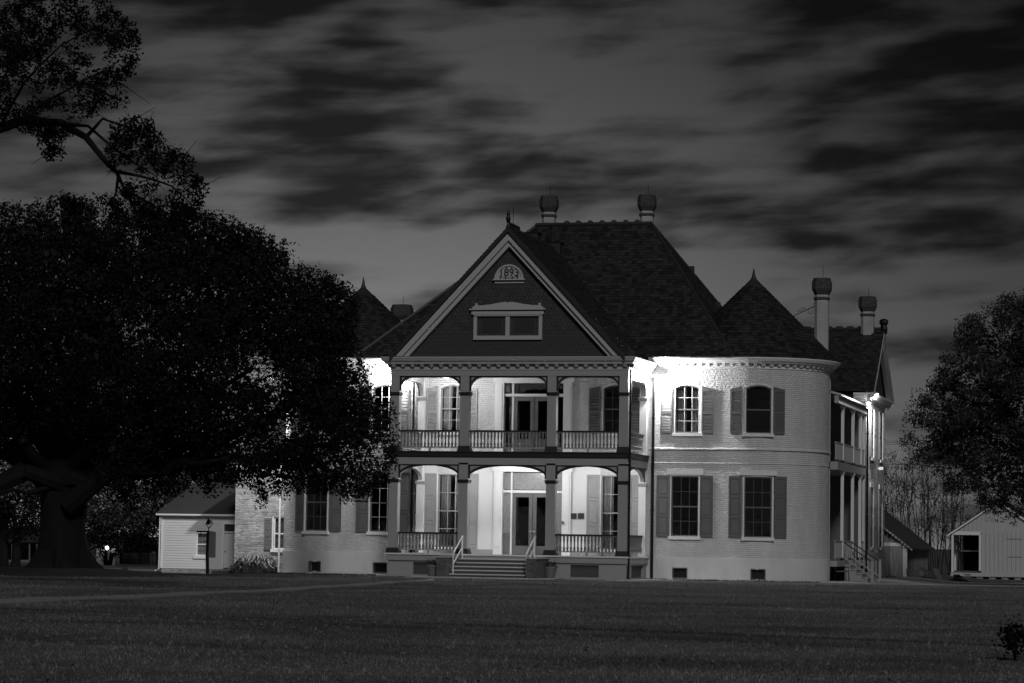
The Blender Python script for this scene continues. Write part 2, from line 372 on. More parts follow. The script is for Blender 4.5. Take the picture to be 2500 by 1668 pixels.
holes = [(c_rw-WH, c_rw+WH, *ZLW), (c_rw-WH+.05, c_rw+WH-.05, *ZUW), (c_lw-WH, c_lw+WH, *ZLW), (c_lw-WH+.05, c_lw+WH-.05, *ZUW),
         (c_pl-WH, c_pl+WH, 1.3, 4.71), (c_pl-WH+.05, c_pl+WH-.05, *ZUW), (c_pr-WH, c_pr+WH, 1.3, 4.71), (c_pr-WH+.05, c_pr+WH-.05, *ZUW), doorL, doorU]
XA, XB = TL['c'][0], TR['c'][0]
wall('front_wall', 'painted_brick', flat, XA, XB, ZW, ZE, holes)
wall('tower_wall', 'painted_brick', mR, 0, 3.6*1.62, ZW, ZE, [(t_r-WH, t_r+WH, *ZLW), (t_ru-WH+.05, t_ru+WH-.05, *ZUW)], du=.2)
wall('tower_wall', 'painted_brick', mL, -3.6*2.3, 0, ZW, ZE, [(t_l-WH, t_l+WH, *ZLW), (t_l-WH+.05, t_l+WH-.05, *ZUW)], du=.2)
# foundation with its vent openings
def vent_holes(T, px0, px1, py0, py1, Yp=None):
    z0, z1 = zY(py1, (px0+px1)/2), zY(py0, (px0+px1)/2)
    return (uY(px0), uY(px1), z0, z1) if T is None else (uT(T, px0), uT(T, px1), z0, z1)
vR = vent_holes(None, 1646, 1678.5, 1395, 1416); vRT = vent_holes(TR, 1836, 1868, 1398, 1419); vL = vent_holes(None, 917, 948, 1383, 1404); vLT = vent_holes(TL, 761, 787, 1378, 1399)
vR, vRT, vL, vLT = [(a, b, .09, .50) for a, b, c, d in (vR, vRT, vL, vLT)]
wall('foundation', 'stucco', flat, XA, XB, -.6, ZW, [vR, vL], out=.06)
wall('foundation', 'stucco', mR, 0, 3.6*1.62, -.6, ZW, [vRT], du=.2, out=.06)
wall('foundation', 'stucco', mL, -3.6*2.3, 0, -.6, ZW, [vLT], du=.2, out=.06)
for mp, (a, b, c, d) in ((flat, vR), (flat, vL), (mR, vRT), (mL, vLT)):
    mb = MB(); t = .045
    for q in ((a-t, b+t, c-t, c), (a-t, b+t, d, d+t), (a-t, a, c, d), (b, b+t, c, d)):
        P = [mp(q[0], q[2], -.075), mp(q[1], q[2], -.075), mp(q[1], q[3], -.075), mp(q[0], q[3], -.075)]; Q = [mp(q[0], q[2], .05), mp(q[1], q[2], .05), mp(q[1], q[3], .05), mp(q[0], q[3], .05)]
        mb.hexa(Q, P)
    fr = mb.build('vent_frame', 'shutter_paint', house)
    mb = MB(); 
    for k in range(5):
        v = c+(k+.5)*(d-c)/5; mb.hexa([mp(a, v-.012, .1), mp(b, v-.012, .1), mp(b, v+.012, .1), mp(a, v+.012, .1)], [mp(a, v-.012, .07), mp(b, v-.012, .07), mp(b, v+.012, .07), mp(a, v+.012, .07)])
    mb.face((mp(a, c, .13), mp(b, c, .13), mp(b, d, .13), mp(a, d, .13))); mb.build('vent_grille', 'far_dark', fr)
# remaining outer walls: right side behind the tower, gallery back wall, rear wing, back
YS = TR['c'][1]
GX = 13.3; GY0, GY1 = 8.6, 20.0; GB = 10.9            # gallery outer plane, its ends, its back wall
RY0, RY1 = 20.0, 28.3                                 # rear wing's gable wall on the right side
gw_holes = [(GY0+1.6+k*3.4, GY0+2.8+k*3.4, z0, z1) for k in range(3) for z0, z1 in ((1.1, 4.4), (5.75, 8.4))]
wall('gallery_wall', 'door_paint', side(GB), GY0, GY1, -.6, 9.5, gw_holes, depth=.3)  # dark colour has the shade under the gallery roof painted in
mb = MB()
for a in gw_holes: mb.face(((GB-.25, a[0], a[2]), (GB-.25, a[1], a[2]), (GB-.25, a[1], a[3]), (GB-.25, a[0], a[3])))
mb.build('gallery_window_glass', 'far_dark', house)
rw = [(26.0, 27.2, 6.2, 8.7), (22.0, 23.1, 6.2, 8.7), (22.0, 23.1, 1.6, 4.6), (26.0, 27.2, 1.6, 4.6)]
wall('rear_wing_wall', 'painted_brick', side(GX), RY0, RY1, ZW, 9.3, rw)
for P in (((-13.3, RY1, -.6), (GX, RY1, -.6), (GX, RY1, 9.3), (-13.3, RY1, 9.3)),
          ((-13.3, YS, -.6), (-13.3, RY1, -.6), (-13.3, RY1, 9.8), (-13.3, YS, 9.8)), ((GB-.5, GY0, -.6), (13.0, GY0, -.6), (13.0, GY0, 9.5), (GB-.5, GY0, 9.5))): MB().face(P).build('side_wall', 'painted_brick', house)
MB().face(((GB-.5, RY0, -.6), (GX, RY0, -.6), (GX, RY0, 9.3), (GB-.5, RY0, 9.3))).build('gallery_end_wall', 'shutter_paint', house)  # darker than the other walls, the gallery's shade is put into its colour
wall('foundation', 'stucco', side(GX), RY0-.06, RY1, -.6, 1.35, out=.1)
mb = MB(); FP = [(-13, 8.4), (-9.7, 5.0), (9.3, 5.0), (12.6, 8.3), (10.75, 8.9), (10.75, RY1-.2), (-13, RY1-.2)]
for z in (.9, 5.3, 9.6): mb.face([(*p, z) for p in FP])
mb.face(((-12.6, 8.5, .9), (10.7, 8.5, .9), (10.7, 8.5, 9.6), (-12.6, 8.5, 9.6)))
mb.build('room_lining', 'interior', house)

# ---- sash windows
def frame_of(mp, cu, tangent):
    """local planar map at arc coordinate cu: (du, v, depth)"""
    p0 = np.array(mp(cu, 0, 0)); pt = np.array(mp(cu+.01, 0, 0)); t = (pt-p0)/np.linalg.norm(pt-p0); n = np.array(mp(cu, 0, .01))-p0; n = n/np.linalg.norm(n)
    return lambda u, v, d=0.: tuple(p0+t*u+n*d+np.array([0, 0, v]))
def slab(mb, f, a, b, c, d, y0, y1):
    mb.hexa([f(a, c, y1), f(b, c, y1), f(b, d, y1), f(a, d, y1)], [f(a, c, y0), f(b, c, y0), f(b, d, y0), f(a, d, y0)]); return mb
def arc_pts(w, vs, rise, n=10): return [(-w+2*w*k/n, vs+rise*(1-((2*k/n)-1)**2)) for k in range(n+1)]
def sash_window(f, w, v0, v1, rise=0., cols=3, rows=4, curtain=False, m='shutter_paint', pm='glass', lintel=False, sill=True, lit=False, parent=house):
    root = None; t = .055; top = v1-rise
    mb = MB()
    slab(mb, f, -w, -w+t, v0, top, .05, .16); slab(mb, f, w-t, w, v0, top, .05, .16); slab(mb, f, -w+t, w-t, v0, v0+t, .05, .16)
    if rise:
        P = arc_pts(w, top, rise)
        for (a, za), (b, zb) in zip(P, P[1:]): mb.hexa([f(a, za-t, .16), f(b, zb-t, .16), f(b, zb, .16), f(a, za, .16)], [f(a, za-t, .05), f(b, zb-t, .05), f(b, zb, .05), f(a, za, .05)])
    else: slab(mb, f, -w+t, w-t, v1-t, v1, .05, .16)
    root = mb.build('window', m, parent)
    vm = (v0+v1)/2-.02
    mb = MB(); slab(mb, f, -w+t, w-t, vm-.03, vm+.03, .07, .13); mb.build('meeting_rail', m, root)
    iw = w-t; hs = [v0+t+(vm-.03-v0-t)*k/(rows//2) for k in range(rows//2+1)]+[vm+.03+(v1-t-vm-.03)*k/(rows//2) for k in range(rows//2+1)]
    mb = MB()
    for k in range(1, cols): u = -iw+2*iw*k/cols; slab(mb, f, u-.008, u+.008, v0+t, v1-t, .08, .115)
    for z in hs[1:rows//2]+hs[rows//2+2:-1]: slab(mb, f, -iw, iw, z-.008, z+.008, .083, .112)
    mb.build('muntins', 'door_paint' if not lit else 'white_trim', root)  # bars of unlit windows take a darker colour to carry their shade
    ci = [-iw+2*iw*k/cols for k in range(cols+1)]
    rowsz = list(zip(hs[:rows//2], hs[1:rows//2+1]))+list(zip(hs[rows//2+1:-1], hs[rows//2+2:]))
    for ri, (z0, z1) in enumerate(rowsz):
        for a, b in zip(ci, ci[1:]):
            tl = random.uniform(-.004, .004)
            P = [f(a, z0, .1+tl), f(b, z0, .1-tl), f(b, z1, .1), f(a, z1, .1)]
            if rise and ri == len(rowsz)-1:
                q = lambda u: top+rise*(1-(u/w)**2)-.03
                P[2] = f(b, min(z1, q(b)), .1); P[3] = f(a, min(z1, q(a)), .1)
            MB().face(P).build('pane', pm, root)
    if rise:                                          # brick filling above the segmental arch
        P = arc_pts(w, top, rise); mb = MB()
        for (a, za), (b, zb) in zip(P, P[1:]): mb.hexa([f(a, za, .2), f(b, zb, .2), f(b, v1+.004, .2), f(a, v1+.004, .2)], [f(a, za, -.004), f(b, zb, -.004), f(b, v1+.004, -.004), f(a, v1+.004, -.004)])
        mb.build('arch_filling', 'painted_brick', root)
        mb = MB(); P = arc_pts(w+.07, top+.0, rise+.035)
        for (a, za), (b, zb) in zip(P, P[1:]): mb.hexa([f(a, za, .05), f(b, zb, .05), f(b, zb+.06, .05), f(a, za+.06, .05)], [f(a, za, -.03), f(b, zb, -.03), f(b, zb+.06, -.03), f(a, za+.06, -.03)])
        mb.build('arch_moulding', 'white_trim', root)
    for s in (-1, 1): slab(MB(), f, *sorted((s*w, s*(w+.06))), v0, top, -.025, .05).build('casing', 'white_trim', root)
    if sill: slab(MB(), f, -w-.12, w+.12, v0-.15, v0-.002, -.10, .12).build('sill', 'white_trim', root)
    if lintel: slab(MB(), f, -w-.22, w+.22, v1+.06, v1+.30, -.04, .10).build('lintel', 'white_trim', root)
    if curtain:
        mb = MB()
        for s in (-1, 1):
            n = 14
            for k in range(n):
                a, b = s*(.10+(iw-.10)*k/n), s*(.10+(iw-.10)*(k+1)/n)
                d0, d1 = .26+.03*math.sin(k*1.9), .26+.03*math.sin((k+1)*1.9)
                mb.face((f(a, v0+.05, d0), f(b, v0+.05, d1), f(b, v1-.03, d1), f(a, v1-.03, d0)))
        mb.build('curtain', 'curtain', root)
    return root
def shutter(f, w, v0, v1, kind, m='shutter_paint', rise_l=0., rise_r=0., parent=house):
    """open shutter lying against the wall; f is the local map with u in [0,w]"""
    t = .07; mb = MB(); zt = lambda u: v1+rise_l+(rise_r-rise_l)*u/w
    slab(mb, f, 0, t, v0, v1, -.07, -.025); slab(mb, f, w-t, w, v0, v1, -.07, -.025)
    cuts = [v0, v0+(v1-v0)/3, v0+2*(v1-v0)/3, v1] if kind == 'panel' else [v0, v0+(v1-v0)*.47, v1]
    for k, z in enumerate(cuts):
        a = z-(.06 if 0 < k < len(cuts)-1 else (.0 if k == 0 else .12)); b = a+.12
        slab(mb, f, t, w-t, a, min(b, v1), -.07, -.025)
    if rise_l or rise_r:
        mb.hexa([f(0, v1, -.025), f(w, v1, -.025), f(w, v1+rise_r, -.025), f(0, v1+rise_l, -.025)], [f(0, v1, -.07), f(w, v1, -.07), f(w, v1+rise_r, -.07), f(0, v1+rise_l, -.07)])
    root = mb.build('shutter', m, parent)
    for a, b in zip(cuts, cuts[1:]):
        a += .06 if a != v0 else .12; b -= .06 if b != v1 else .12
        if kind == 'panel':
            mb = MB(); slab(mb, f, t, w-t, a, b, -.045, -.025)
            mb.hexa([f(t+.03, a+.03, -.045), f(w-t-.03, a+.03, -.045), f(w-t-.03, b-.03, -.045), f(t+.03, b-.03, -.045)], [f(t+.07, a+.07, -.062), f(w-t-.07, a+.07, -.062), f(w-t-.07, b-.07, -.062), f(t+.07, b-.07, -.062)])
            mb.build('panel', m, root)
        else:
            mb = MB(); n = int((b-a)/.065)
            for k in range(n):
                z = a+(k+.5)*(b-a)/n; mb.hexa([f(t, z-.028, -.062), f(w-t, z-.028, -.062), f(w-t, z-.018, -.062), f(t, z-.018, -.062)], [f(t, z+.018, -.03), f(w-t, z+.018, -.03), f(w-t, z+.028, -.03), f(t, z+.028, -.03)])
            mb.build('louvres', m, root, kind='stuff')
    return root
SW = .60
def dressed(mp, cu, z, up, curtain=False, curved=False, cols=3, rows=4, sl=True, sr=True, lintel=False, lit=False, m='shutter_paint', wm='shutter_paint'):
    w = WH-(.05 if up else 0); f = frame_of(mp, cu, None)
    r = sash_window(f, w, z[0], z[1], RISE if up else 0., cols, rows, curtain=curtain, lintel=lintel, lit=lit, m=wm)
    for s, on in ((-1, sl), (1, sr)):
        if not on: continue
        off = w+.075+(SW if s < 0 else 0)
        if curved: g = frame_of(mp, cu+s*(w+.075+SW/2)*1.02, None); g2 = (lambda q: (lambda u, v, d=0.: q(u-SW/2, v, d)))(g)
        else: g2 = (lambda q, o: (lambda u, v, d=0.: q(u+o, v, d)))(f, s*(w+.075)-(SW if s < 0 else 0))
        shutter(g2, SW-.06 if up else SW, z[0]-.03, z[1]-(RISE+.02 if up else -.02), 'louvre' if up else 'panel', m, rise_l=(.0 if s < 0 else .12) if up else 0, rise_r=(.12 if s < 0 else 0.) if up else 0)
    return r
dressed(flat, c_rw, ZLW, False, lintel=True); dressed(flat, c_rwu, ZUW, True, curtain=True, lit=True)
dressed(mR, t_r, ZLW, False, curved=True, lintel=True); dressed(mR, t_ru, ZUW, True, curved=True, cols=1, rows=2)
dressed(flat, c_lw, ZLW, False, lintel=True, lit=True); dressed(flat, c_lw, ZUW, True, lit=True)
dressed(mL, t_l, ZLW, False, curved=True, lintel=True); dressed(mL, t_l, ZUW, True, curved=True)
dressed(flat, c_pl, (1.3, 4.71), False, curtain=True, lit=True, m='shutter_pale', wm='shutter_pale'); dressed(flat, c_pl, ZUW, True, curtain=True, lit=True, m='shutter_pale', wm='shutter_pale')
dressed(flat, c_pr, (1.3, 4.71), False, curtain=True, lit=True, m='shutter_pale', wm='shutter_pale'); dressed(flat, c_pr, ZUW, True)
for a in rw:
    g = (lambda c: (lambda u, v, d=0.: (GX-d, c+u, v)))((a[0]+a[1])/2); w = (a[1]-a[0])/2
    sash_window(g, w, a[2], a[3], 0., 2, 4, lintel=a[2] < 3)
    for s in (-1, 1):
        h = (lambda q, o: (lambda u, v, d=0.: q(u+o, v, d)))(g, s*(w+.07)-(.55 if s < 0 else 0)); shutter(h, .55, a[2], a[3], 'panel' if a[2] < 3 else 'louvre', m='shutter_pale')

# ---- swept mouldings: profile = [(out, z)], path in plan walked with the outside on the right
def sweep(name, m, path, prof, parent=house, close=False, smooth=False):
    P = [Vector((p[0], p[1])) for p in path]; nrm = []
    for i in range(len(P)):
        a = (P[i]-P[i-1]).normalized() if i else None; b = (P[i+1]-P[i]).normalized() if i+1 < len(P) else None
        na = Vector((a.y, -a.x)) if a else None; nb = Vector((b.y, -b.x)) if b else None
        if na is None: n = nb
        elif nb is None: n = na
        else: n = (na+nb); n = n/max(.3, n.dot(na))
        nrm.append(n)
    rings = [[(p.x+n.x*o, p.y+n.y*o, z) for o, z in prof] for p, n in zip(P, nrm)]
    mb = MB(); k = len(prof)
    for A, B in zip(rings, rings[1:]):
        for i in range(k): j = (i+1) % k; mb.face((A[i], B[i], B[j], A[j]))
    mb.face(rings[0]); mb.face(rings[-1][::-1]); return mb.build(name, m, parent)
def arcpath(T, a0, a1, n=14): return [(T['c'][0]+T['r']*math.sin(a0+(a1-a0)*k/n), T['c'][1]-T['r']*math.cos(a0+(a1-a0)*k/n)) for k in range(n+1)]
PX0, PX1 = -5.80, 5.18                                # porch corners
right_path = [(PX1+.05, WY)]+arcpath(TR, 0, 1.62, 16); left_path = arcpath(TL, -2.3, 0, 22)+[(PX0-.05, WY)]
CORN = [(0, 9.62), (.05, 9.62), (.05, 9.85), (.30, 9.87), (.34, 9.93), (.42, 9.96), (.50, 10.08), (.50, 10.12), (0, 10.12)]
porch_path = [(PX0, WY-.1), (PX0, 0), (PX1, 0), (PX1, WY-.1)]
PCORN = [(-.2, 9.27), (.03, 9.27), (.03, 9.515), (.23, 9.53), (.25, 9.62), (.33, 9.66), (.40, 9.80), (.40, 9.84), (-.2, 9.84)]
c1 = sweep('cornice', 'white_trim', right_path, CORN); c2 = sweep('cornice', 'white_trim', left_path, CORN); c3 = sweep('cornice', 'cream_trim', porch_path, PCORN)
bme = link(MB().hexa([(-.075, -.12, -.15), (.075, -.12, -.15), (.075, 0, -.15), (-.075, 0, -.15)], [(-.085, -.22, 0), (.085, -.22, 0), (.085, 0, 0), (-.085, 0, 0)]).mesh('bracket'), 'white_trim')
bmg = link(bme.copy(), 'grey_trim'); bmg.materials.clear(); bmg.materials.append(MAT['cream_trim'])
def brackets(path, step, z, me, par, off):
    P = [Vector((p[0], p[1])) for p in path]; carry = step/2
    for a, b in zip(P, P[1:]):
        d = b-a; ln = d.length; d.normalize(); n = Vector((d.y, -d.x)); s = carry
        while s < ln:
            p = a+d*s+n*off; put('bracket', me, par, (p.x, p.y, z), (0, 0, math.atan2(d.y, d.x))); s += step
        carry = s-ln
brackets(right_path, .36, 9.875, bme, c1, .04); brackets(left_path, .36, 9.875, bme, c2, .04); brackets(porch_path, .445, 9.535, bmg, c3, .025)
for z0, z1, o in ((5.90, 6.0, .07), (5.28, 5.33, .03)):
    for pth in (right_path, left_path): sweep('belt_course', 'painted_brick', pth, [(-.02, z0), (o, z0), (o, z1-.03), (.02, z1), (-.02, z1)])

# ---- porch
porch = MB(); porch.box(PX0+.06, PX1-.06, .1, WY, .72, 1.0); PF = porch.build('porch_floor', 'porch_floor', house)
sweep('porch_fascia', 'grey_trim', [(PX0, WY-.1), (PX0, 0), (PX1, 0), (PX1, WY-.1)], [(-.1, .70), (.07, .70), (.07, .985), (.09, .985), (.09, 1.02), (-.1, 1.02)])
sweep('porch_nosing', 'white_trim', [(PX0, WY-.1), (PX0, 0), (PX1, 0), (PX1, WY-.1)], [(.0, .955), (.13, .955), (.13, 1.024), (.0, 1.024)])
# porch foundation walls with lattice openings
lx = [(onY(1008, 1400, 0)[0], onY(1076, 1400, 0)[0]), (onY(1392, 1400, 0)[0], onY(1461, 1400, 0)[0])]
pf = lambda u, v, d=0.: (u, .02+d, v)
wall('porch_foundation', 'grey_trim', pf, PX0+.02, PX1-.02, -.5, .72, [(a, b, .08, .62) for a, b in lx], depth=.2)
ps = lambda u, v, d=0.: (PX1-.02-d, u, v)
wall('porch_foundation', 'grey_trim', ps, .02, WY, -.5, .72, [(1.2, 3.9, .08, .62)], depth=.2)
MB().face(((PX0+.02, WY, -.5), (PX0+.02, .02, -.5), (PX0+.02, .02, .72), (PX0+.02, WY, .72))).build('porch_foundation', 'grey_trim', house)
def lattice(f, a, b, c, d):
    mb = MB(); mb.face((f(a, c, .25), f(b, c, .25), f(b, d, .25), f(a, d, .25)))
    for s in (1, -1):
        u = a-(d-c)
        while u < b:
            u0, u1, z0, z1 = u, u+(d-c), (c if s > 0 else d), (d if s > 0 else c)
            if u0 < a: z0 += s*(a-u0); u0 = a
            if u1 > b: z1 -= s*(u1-b); u1 = b
            if u1-u0 > .04: 
                y = .10+.012*s; w = .022
                mb.hexa([f(u0, z0-w, y+.01), f(u1, z1-w, y+.01), f(u1, z1+w, y+.01), f(u0, z0+w, y+.01)], [f(u0, z0-w, y), f(u1, z1-w, y), f(u1, z1+w, y), f(u0, z0+w, y)])
            u += .15
    return mb.build('lattice_vent', 'door_paint', house)
for a, b in lx: lattice(pf, a, b, .08, .62)
lattice(ps, 1.2, 3.9, .08, .62)
BZ0, BZ1 = 5.34, 5.60
MB().box(PX0+.06, PX1-.06, .06, WY, BZ1-.1, BZ1).build('balcony_floor', 'porch_floor', house)
MB().box(PX0+.06, PX1-.06, .2, WY, 5.37, 5.42).build('porch_ceiling', 'ceiling_paint', house)
MB().box(PX0+.06, PX1-.06, .2, WY, 9.26, 9.32).build('porch_ceiling', 'ceiling_paint', house)
sweep('balcony_fascia', 'dark_trim', porch_path, [(-.1, BZ0), (.03, BZ0), (.05, BZ0+.04), (.05, BZ1-.03), (.09, BZ1-.03), (.09, BZ1+.012), (-.1, BZ1+.012)])
CWl, CWu = .21, .20
cu = [float(onY(p, 1030, 0)[0]) for p in (963.5, 1133.5, 1346, 1520.5)]; cl = [float(onY(p, 1250, 0)[0]) for p in (958, 1129, 1343, 1518.5)]
cx = [(a+b)/2 for a, b in zip(cu, cl)]; cx[0] = PX0+.21; cx[3] = PX1-.21
def column(x, y, z0, z1, zc, hw, dark_base=True, back=False):
    """square post with capital band at zc and base block"""
    mb = MB(); mb.box(x-hw, x+hw, y-hw, y+hw, z0+.02, z1)
    r = mb.build('column', 'grey_trim' if not back else 'white_trim', house)
    dm = 'dark_trim' if not back else 'grey_trim'
    mb = MB(); e = .03; mb.frust(x-hw-e, x+hw+e, y-hw-e, y+hw+e, zc-.10, zc, .025); mb.box(x-hw-e-.025, x+hw+e+.025, y-hw-e-.025, y+hw+e+.025, zc, zc+.05); mb.build('capital', dm, r)
    if not back:
        mb = MB(); mb.frust(x-hw-.10, x+hw+.10, y-hw-.10, y+hw+.10, z0, z0+.26, -.055); mb.build('base', dm, r)
for i, x in enumerate(cx):
    column(x, .21, 1.0, 5.1, 4.30, CWl); column(x, .21, BZ1, 9.3, 8.22, CWu)
for x in (cx[0], cx[3]):
    column(x, WY-.12, 1.0, 5.1, 4.30, .17, back=True); column(x, WY-.12, BZ1, 9.3, 8.22, .16, back=True)
def arch_panel(f, a, b, vs, vc, vt, style, th=.20):
    """spandrel board between two posts with the arch cut out of it, its dark outline and panel line"""
    n = 24; P = []
    for k in range(n+1):
        t = k/n; u = a+(b-a)*t
        if style == 'full': q = 1-(2*t-1)**2; z = vs+(vc-vs)*math.sqrt(max(0, q))**.9
        else:
            r = min(.62, (b-a)*.42); e = min(u-a, b-u); z = vc if e > r else vs+(vc-vs)*math.sqrt(max(0, 1-(1-e/r)**2))
        P.append((u, z))
    if style != 'full':
        extra = []
        for s in range(1, 8):
            e = .62*(1-math.cos(s*math.pi/16)) if True else 0; r = min(.62, (b-a)*.42); e = min(e, r)
            z = vs+(vc-vs)*math.sqrt(max(0, 1-(1-e/r)**2)); extra += [(a+e, z), (b-e, z)]
        P = sorted(set(P+extra))
    else:
        extra = []
        for s in range(1, 6):
            t = .5*(1-math.cos(s*math.pi/28)); q = 1-(2*t-1)**2; z = vs+(vc-vs)*math.sqrt(q)**.9; extra += [(a+(b-a)*t, z), (b-(b-a)*t, z)]
        P = sorted(set(P+extra))
    mb = MB()
    for (u0, z0), (u1, z1) in zip(P, P[1:]): mb.hexa([f(u0, z0, th), f(u1, z1, th), f(u1, vt, th), f(u0, vt, th)], [f(u0, z0, 0), f(u1, z1, 0), f(u1, vt, 0), f(u0, vt, 0)])
    r = mb.build('arch_spandrel', 'grey_trim', house)
    mb = MB(); w = .115
    for (u0, z0), (u1, z1) in zip(P, P[1:]):
        mb.hexa([f(u0, z0-.004, .03), f(u1, z1-.004, .03), f(u1, min(vt, z1+w), .03), f(u0, min(vt, z0+w), .03)], [f(u0, z0-.004, -.03), f(u1, z1-.004, -.03), f(u1, min(vt, z1+w), -.03), f(u0, min(vt, z0+w), -.03)])
    slab(mb, f, a, b, vt-.05, vt+.03, -.026, .02); slab(mb, f, a, a+.085, vs, vt-.05, -.022, .02); slab(mb, f, b-.085, b, vs, vt-.05, -.022, .02)
    mb.build('arch_outline', 'dark_trim', r)
front = lambda u, v, d=0.: (u, .10+d, v)
VTL, VCL, VSL = 5.05, 4.97, 4.40; VTU, VCU, VSU = 9.03, 8.93, 8.33
for i in range(3):
    a, b = cx[i]+CWl, cx[i+1]-CWl
    arch_panel(front, a, b, VSL, VCL, VTL, 'full'); arch_panel(front, cx[i]+CWu, cx[i+1]-CWu, VSU, VCU, VTU, 'basket')
for sx, X in ((1, PX1-.10), (-1, PX0+.10)):
    sf = (lambda X, sx: (lambda u, v, d=0.: (X-sx*d, u, v)))(X, sx)
    arch_panel(sf, .21+CWl, WY-.12-.17, VSL, VCL-.02, VTL, 'full'); arch_panel(sf, .21+CWu, WY-.12-.16, VSU, VCU-.02, VTU, 'basket')
sweep('porch_beam', 'grey_trim', porch_path, [(-.32, 9.0), (0, 9.0), (0, 9.30), (-.32, 9.30)])
sweep('porch_beam', 'grey_trim', porch_path, [(-.32, 5.02), (0, 5.02), (0, 5.36), (-.32, 5.36)])
# balustrades
bal = MB().lathe([(.05, 0), (.05, .06), (.036, .08), (.042, .10), (.062, .14), (.040, .18), (.028, .28), (.034, .38), (.048, .50), (.05, .55), (.036, .58), (.05, .60), (.05, .675)], n=6).mesh('baluster'); link(bal, 'baluster_paint')
def balustrade(p0, p1, z, skip=None):
    p0, p1 = Vector(p0), Vector(p1); d = (p1-p0); ln = d.length; d.normalize(); n = Vector((-d.y, d.x))
    def bar(w, za, zb):
        mb = MB(); q = [p0+n*w, p1+n*w, p1-n*w, p0-n*w]; mb.hexa([(*r, za) for r in q], [(*r, zb) for r in q]); return mb
    root = bar(.07, z+.89, z+.955).build('balustrade', 'dark_trim', house)
    bar(.045, z+.15, z+.20).build('bottom_rail', 'grey_trim', root); bar(.04, z+.86, z+.89).build('sub_rail', 'grey_trim', root)
    k = max(3, int(ln/.155))
    for i in range(k):
        p = p0+d*(ln*(i+.5)/k); put('baluster', bal, root, (p.x, p.y, z+.195), (0, 0, math.atan2(d.y, d.x)+.52))
    m_ = (p0+p1)/2; MB().box(m_.x-.045, m_.x+.045, m_.y-.045, m_.y+.045, z, z+.15).build('foot_block', 'grey_trim', root)
for i in range(3):
    if i != 1: balustrade((cx[i]+CWl, .21), (cx[i+1]-CWl, .21), 1.02)
    balustrade((cx[i]+CWu, .21), (cx[i+1]-CWu, .21), BZ1+.012)
for x in (cx[0], cx[3]):
    for z, w in ((1.02, CWl), (BZ1+.012, CWu)): balustrade((x, .21+w), (x, WY-.30), z)
# plaster skin of the lower porch's back wall and its low base
def boxY(x0, x1, z0, z1, y0, y1): return MB().box(x0, x1, WY-y1, WY-y0, z0, z1)
fw_cols = [PX0+.4, c_pl-WH-.05, c_pl+WH+.05, DX-1.86, DX+1.86, c_pr-WH-.05, c_pr+WH+.05, PX1-.35]
for a, b in ((fw_cols[0], fw_cols[1]), (fw_cols[2], fw_cols[3]), (fw_cols[4], fw_cols[5]), (fw_cols[6], fw_cols[7])):
    if b-a > .1: boxY(a, b, 1.0, 5.06, -.01, .02).build('plaster_wall', 'plaster', house); boxY(a, b, 1.0, 1.22, .02, .05).build('skirting', 'shutter_pale', house)
# ---- the two doorways
def doorway(z0, zt, zl, z1, panes, low):
    """z0 floor, zt transom bar, z1 head"""
    w = 1.42; mb = MB()
    for s in (-1, 1):
        a, b = sorted((DX+s*w, DX+s*(w+.42))); mb.box(a, b, WY-.12, WY+.02, z0, z1+.02)
        a2, b2 = a+.08, b-.08; mb.box(a2, b2, WY-.15, WY-.12, z0+.35, z1-.1)
    mb.box(DX-w-.50, DX+w+.50, WY-.16, WY+.02, z1+.02, z1+.30); mb.box(DX-w-.42, DX+w+.42, WY-.13, WY+.02, z1-.0, z1+.02)
    root = mb.build('doorway', 'white_trim', house)
    dm = 'door_paint'
    mb = MB(); mb.box(DX-w, DX+w, WY+.05, WY+.16, zt-.05, zt+.07)
    for s in (-1, 1): mb.box(*sorted((DX+s*(.98), DX+s*(1.06))), WY+.04, WY+.16, z0, z1)
    mb.build('mullions', 'white_trim' , root)
    gm = 'lace_glass' if low else 'glass'
    for a, b in ((-1.40, -1.08), (-.96, .96), (1.08, 1.40)): boxY(DX+a, DX+b, zt+.10, z1-.04, -.13, -.11).build('transom_pane', gm, root)
    for s in (-1, 1):
        a, b = sorted((DX+s*1.08, DX+s*1.40)); zm = z0+(1.0 if low else .30)
        boxY(a, b, zm, zt-.07, -.13, -.11).build('sidelight_pane', gm, root); boxY(a-.02, b+.02, z0, zm, -.14, -.06).build('sidelight_panel', dm, root)
    for s in (-1, 1):
        a, b = sorted((DX+s*.012, DX+s*.97)); t = .17; g0 = z0+(.42 if low else .75); g1 = zt-.07-.18
        mb = MB()
        mb.box(a, a+t, WY+.06, WY+.11, z0+.02, zt-.06); mb.box(b-t, b, WY+.06, WY+.11, z0+.02, zt-.06); mb.box(a+t, b-t, WY+.06, WY+.11, z0+.02, g0); mb.box(a+t, b-t, WY+.06, WY+.11, g1, zt-.06)
        d = mb.build('door', dm, root); boxY(a+t, b-t, g0, g1, -.095, -.085).build('door_glass', 'glass', d)
        MB().lathe([(.012, 0), (.028, .02), (.03, .05), (.012, .07)], (DX+s*.08, WY+.03), 8).build('door_knob', 'white_metal', d, loc=(0, 0, z0+1.05))
    if not low: boxY(DX-w, DX+w, zt-.02, zt+.08, -.03, .03).build('dentil_moulding', 'white_trim', root)
doorway(1.0, zY(1201, 1300), 0, 4.83, 1, True); doorway(5.61, zY(966, 1300), 0, 8.95, 1, False)
for p0, p1 in ((1389, 1409), (1412, 1427)): boxY(uY(p0), uY(p1), zY(1267, p0), zY(1253, p0), .02, .05).build('wall_plaque', 'plaque', house)
boxY(uY(1374.5), uY(1380), zY(1280, 1377), zY(1273, 1377), .15, .19).build('mail_slot', 'shutter_paint', house)
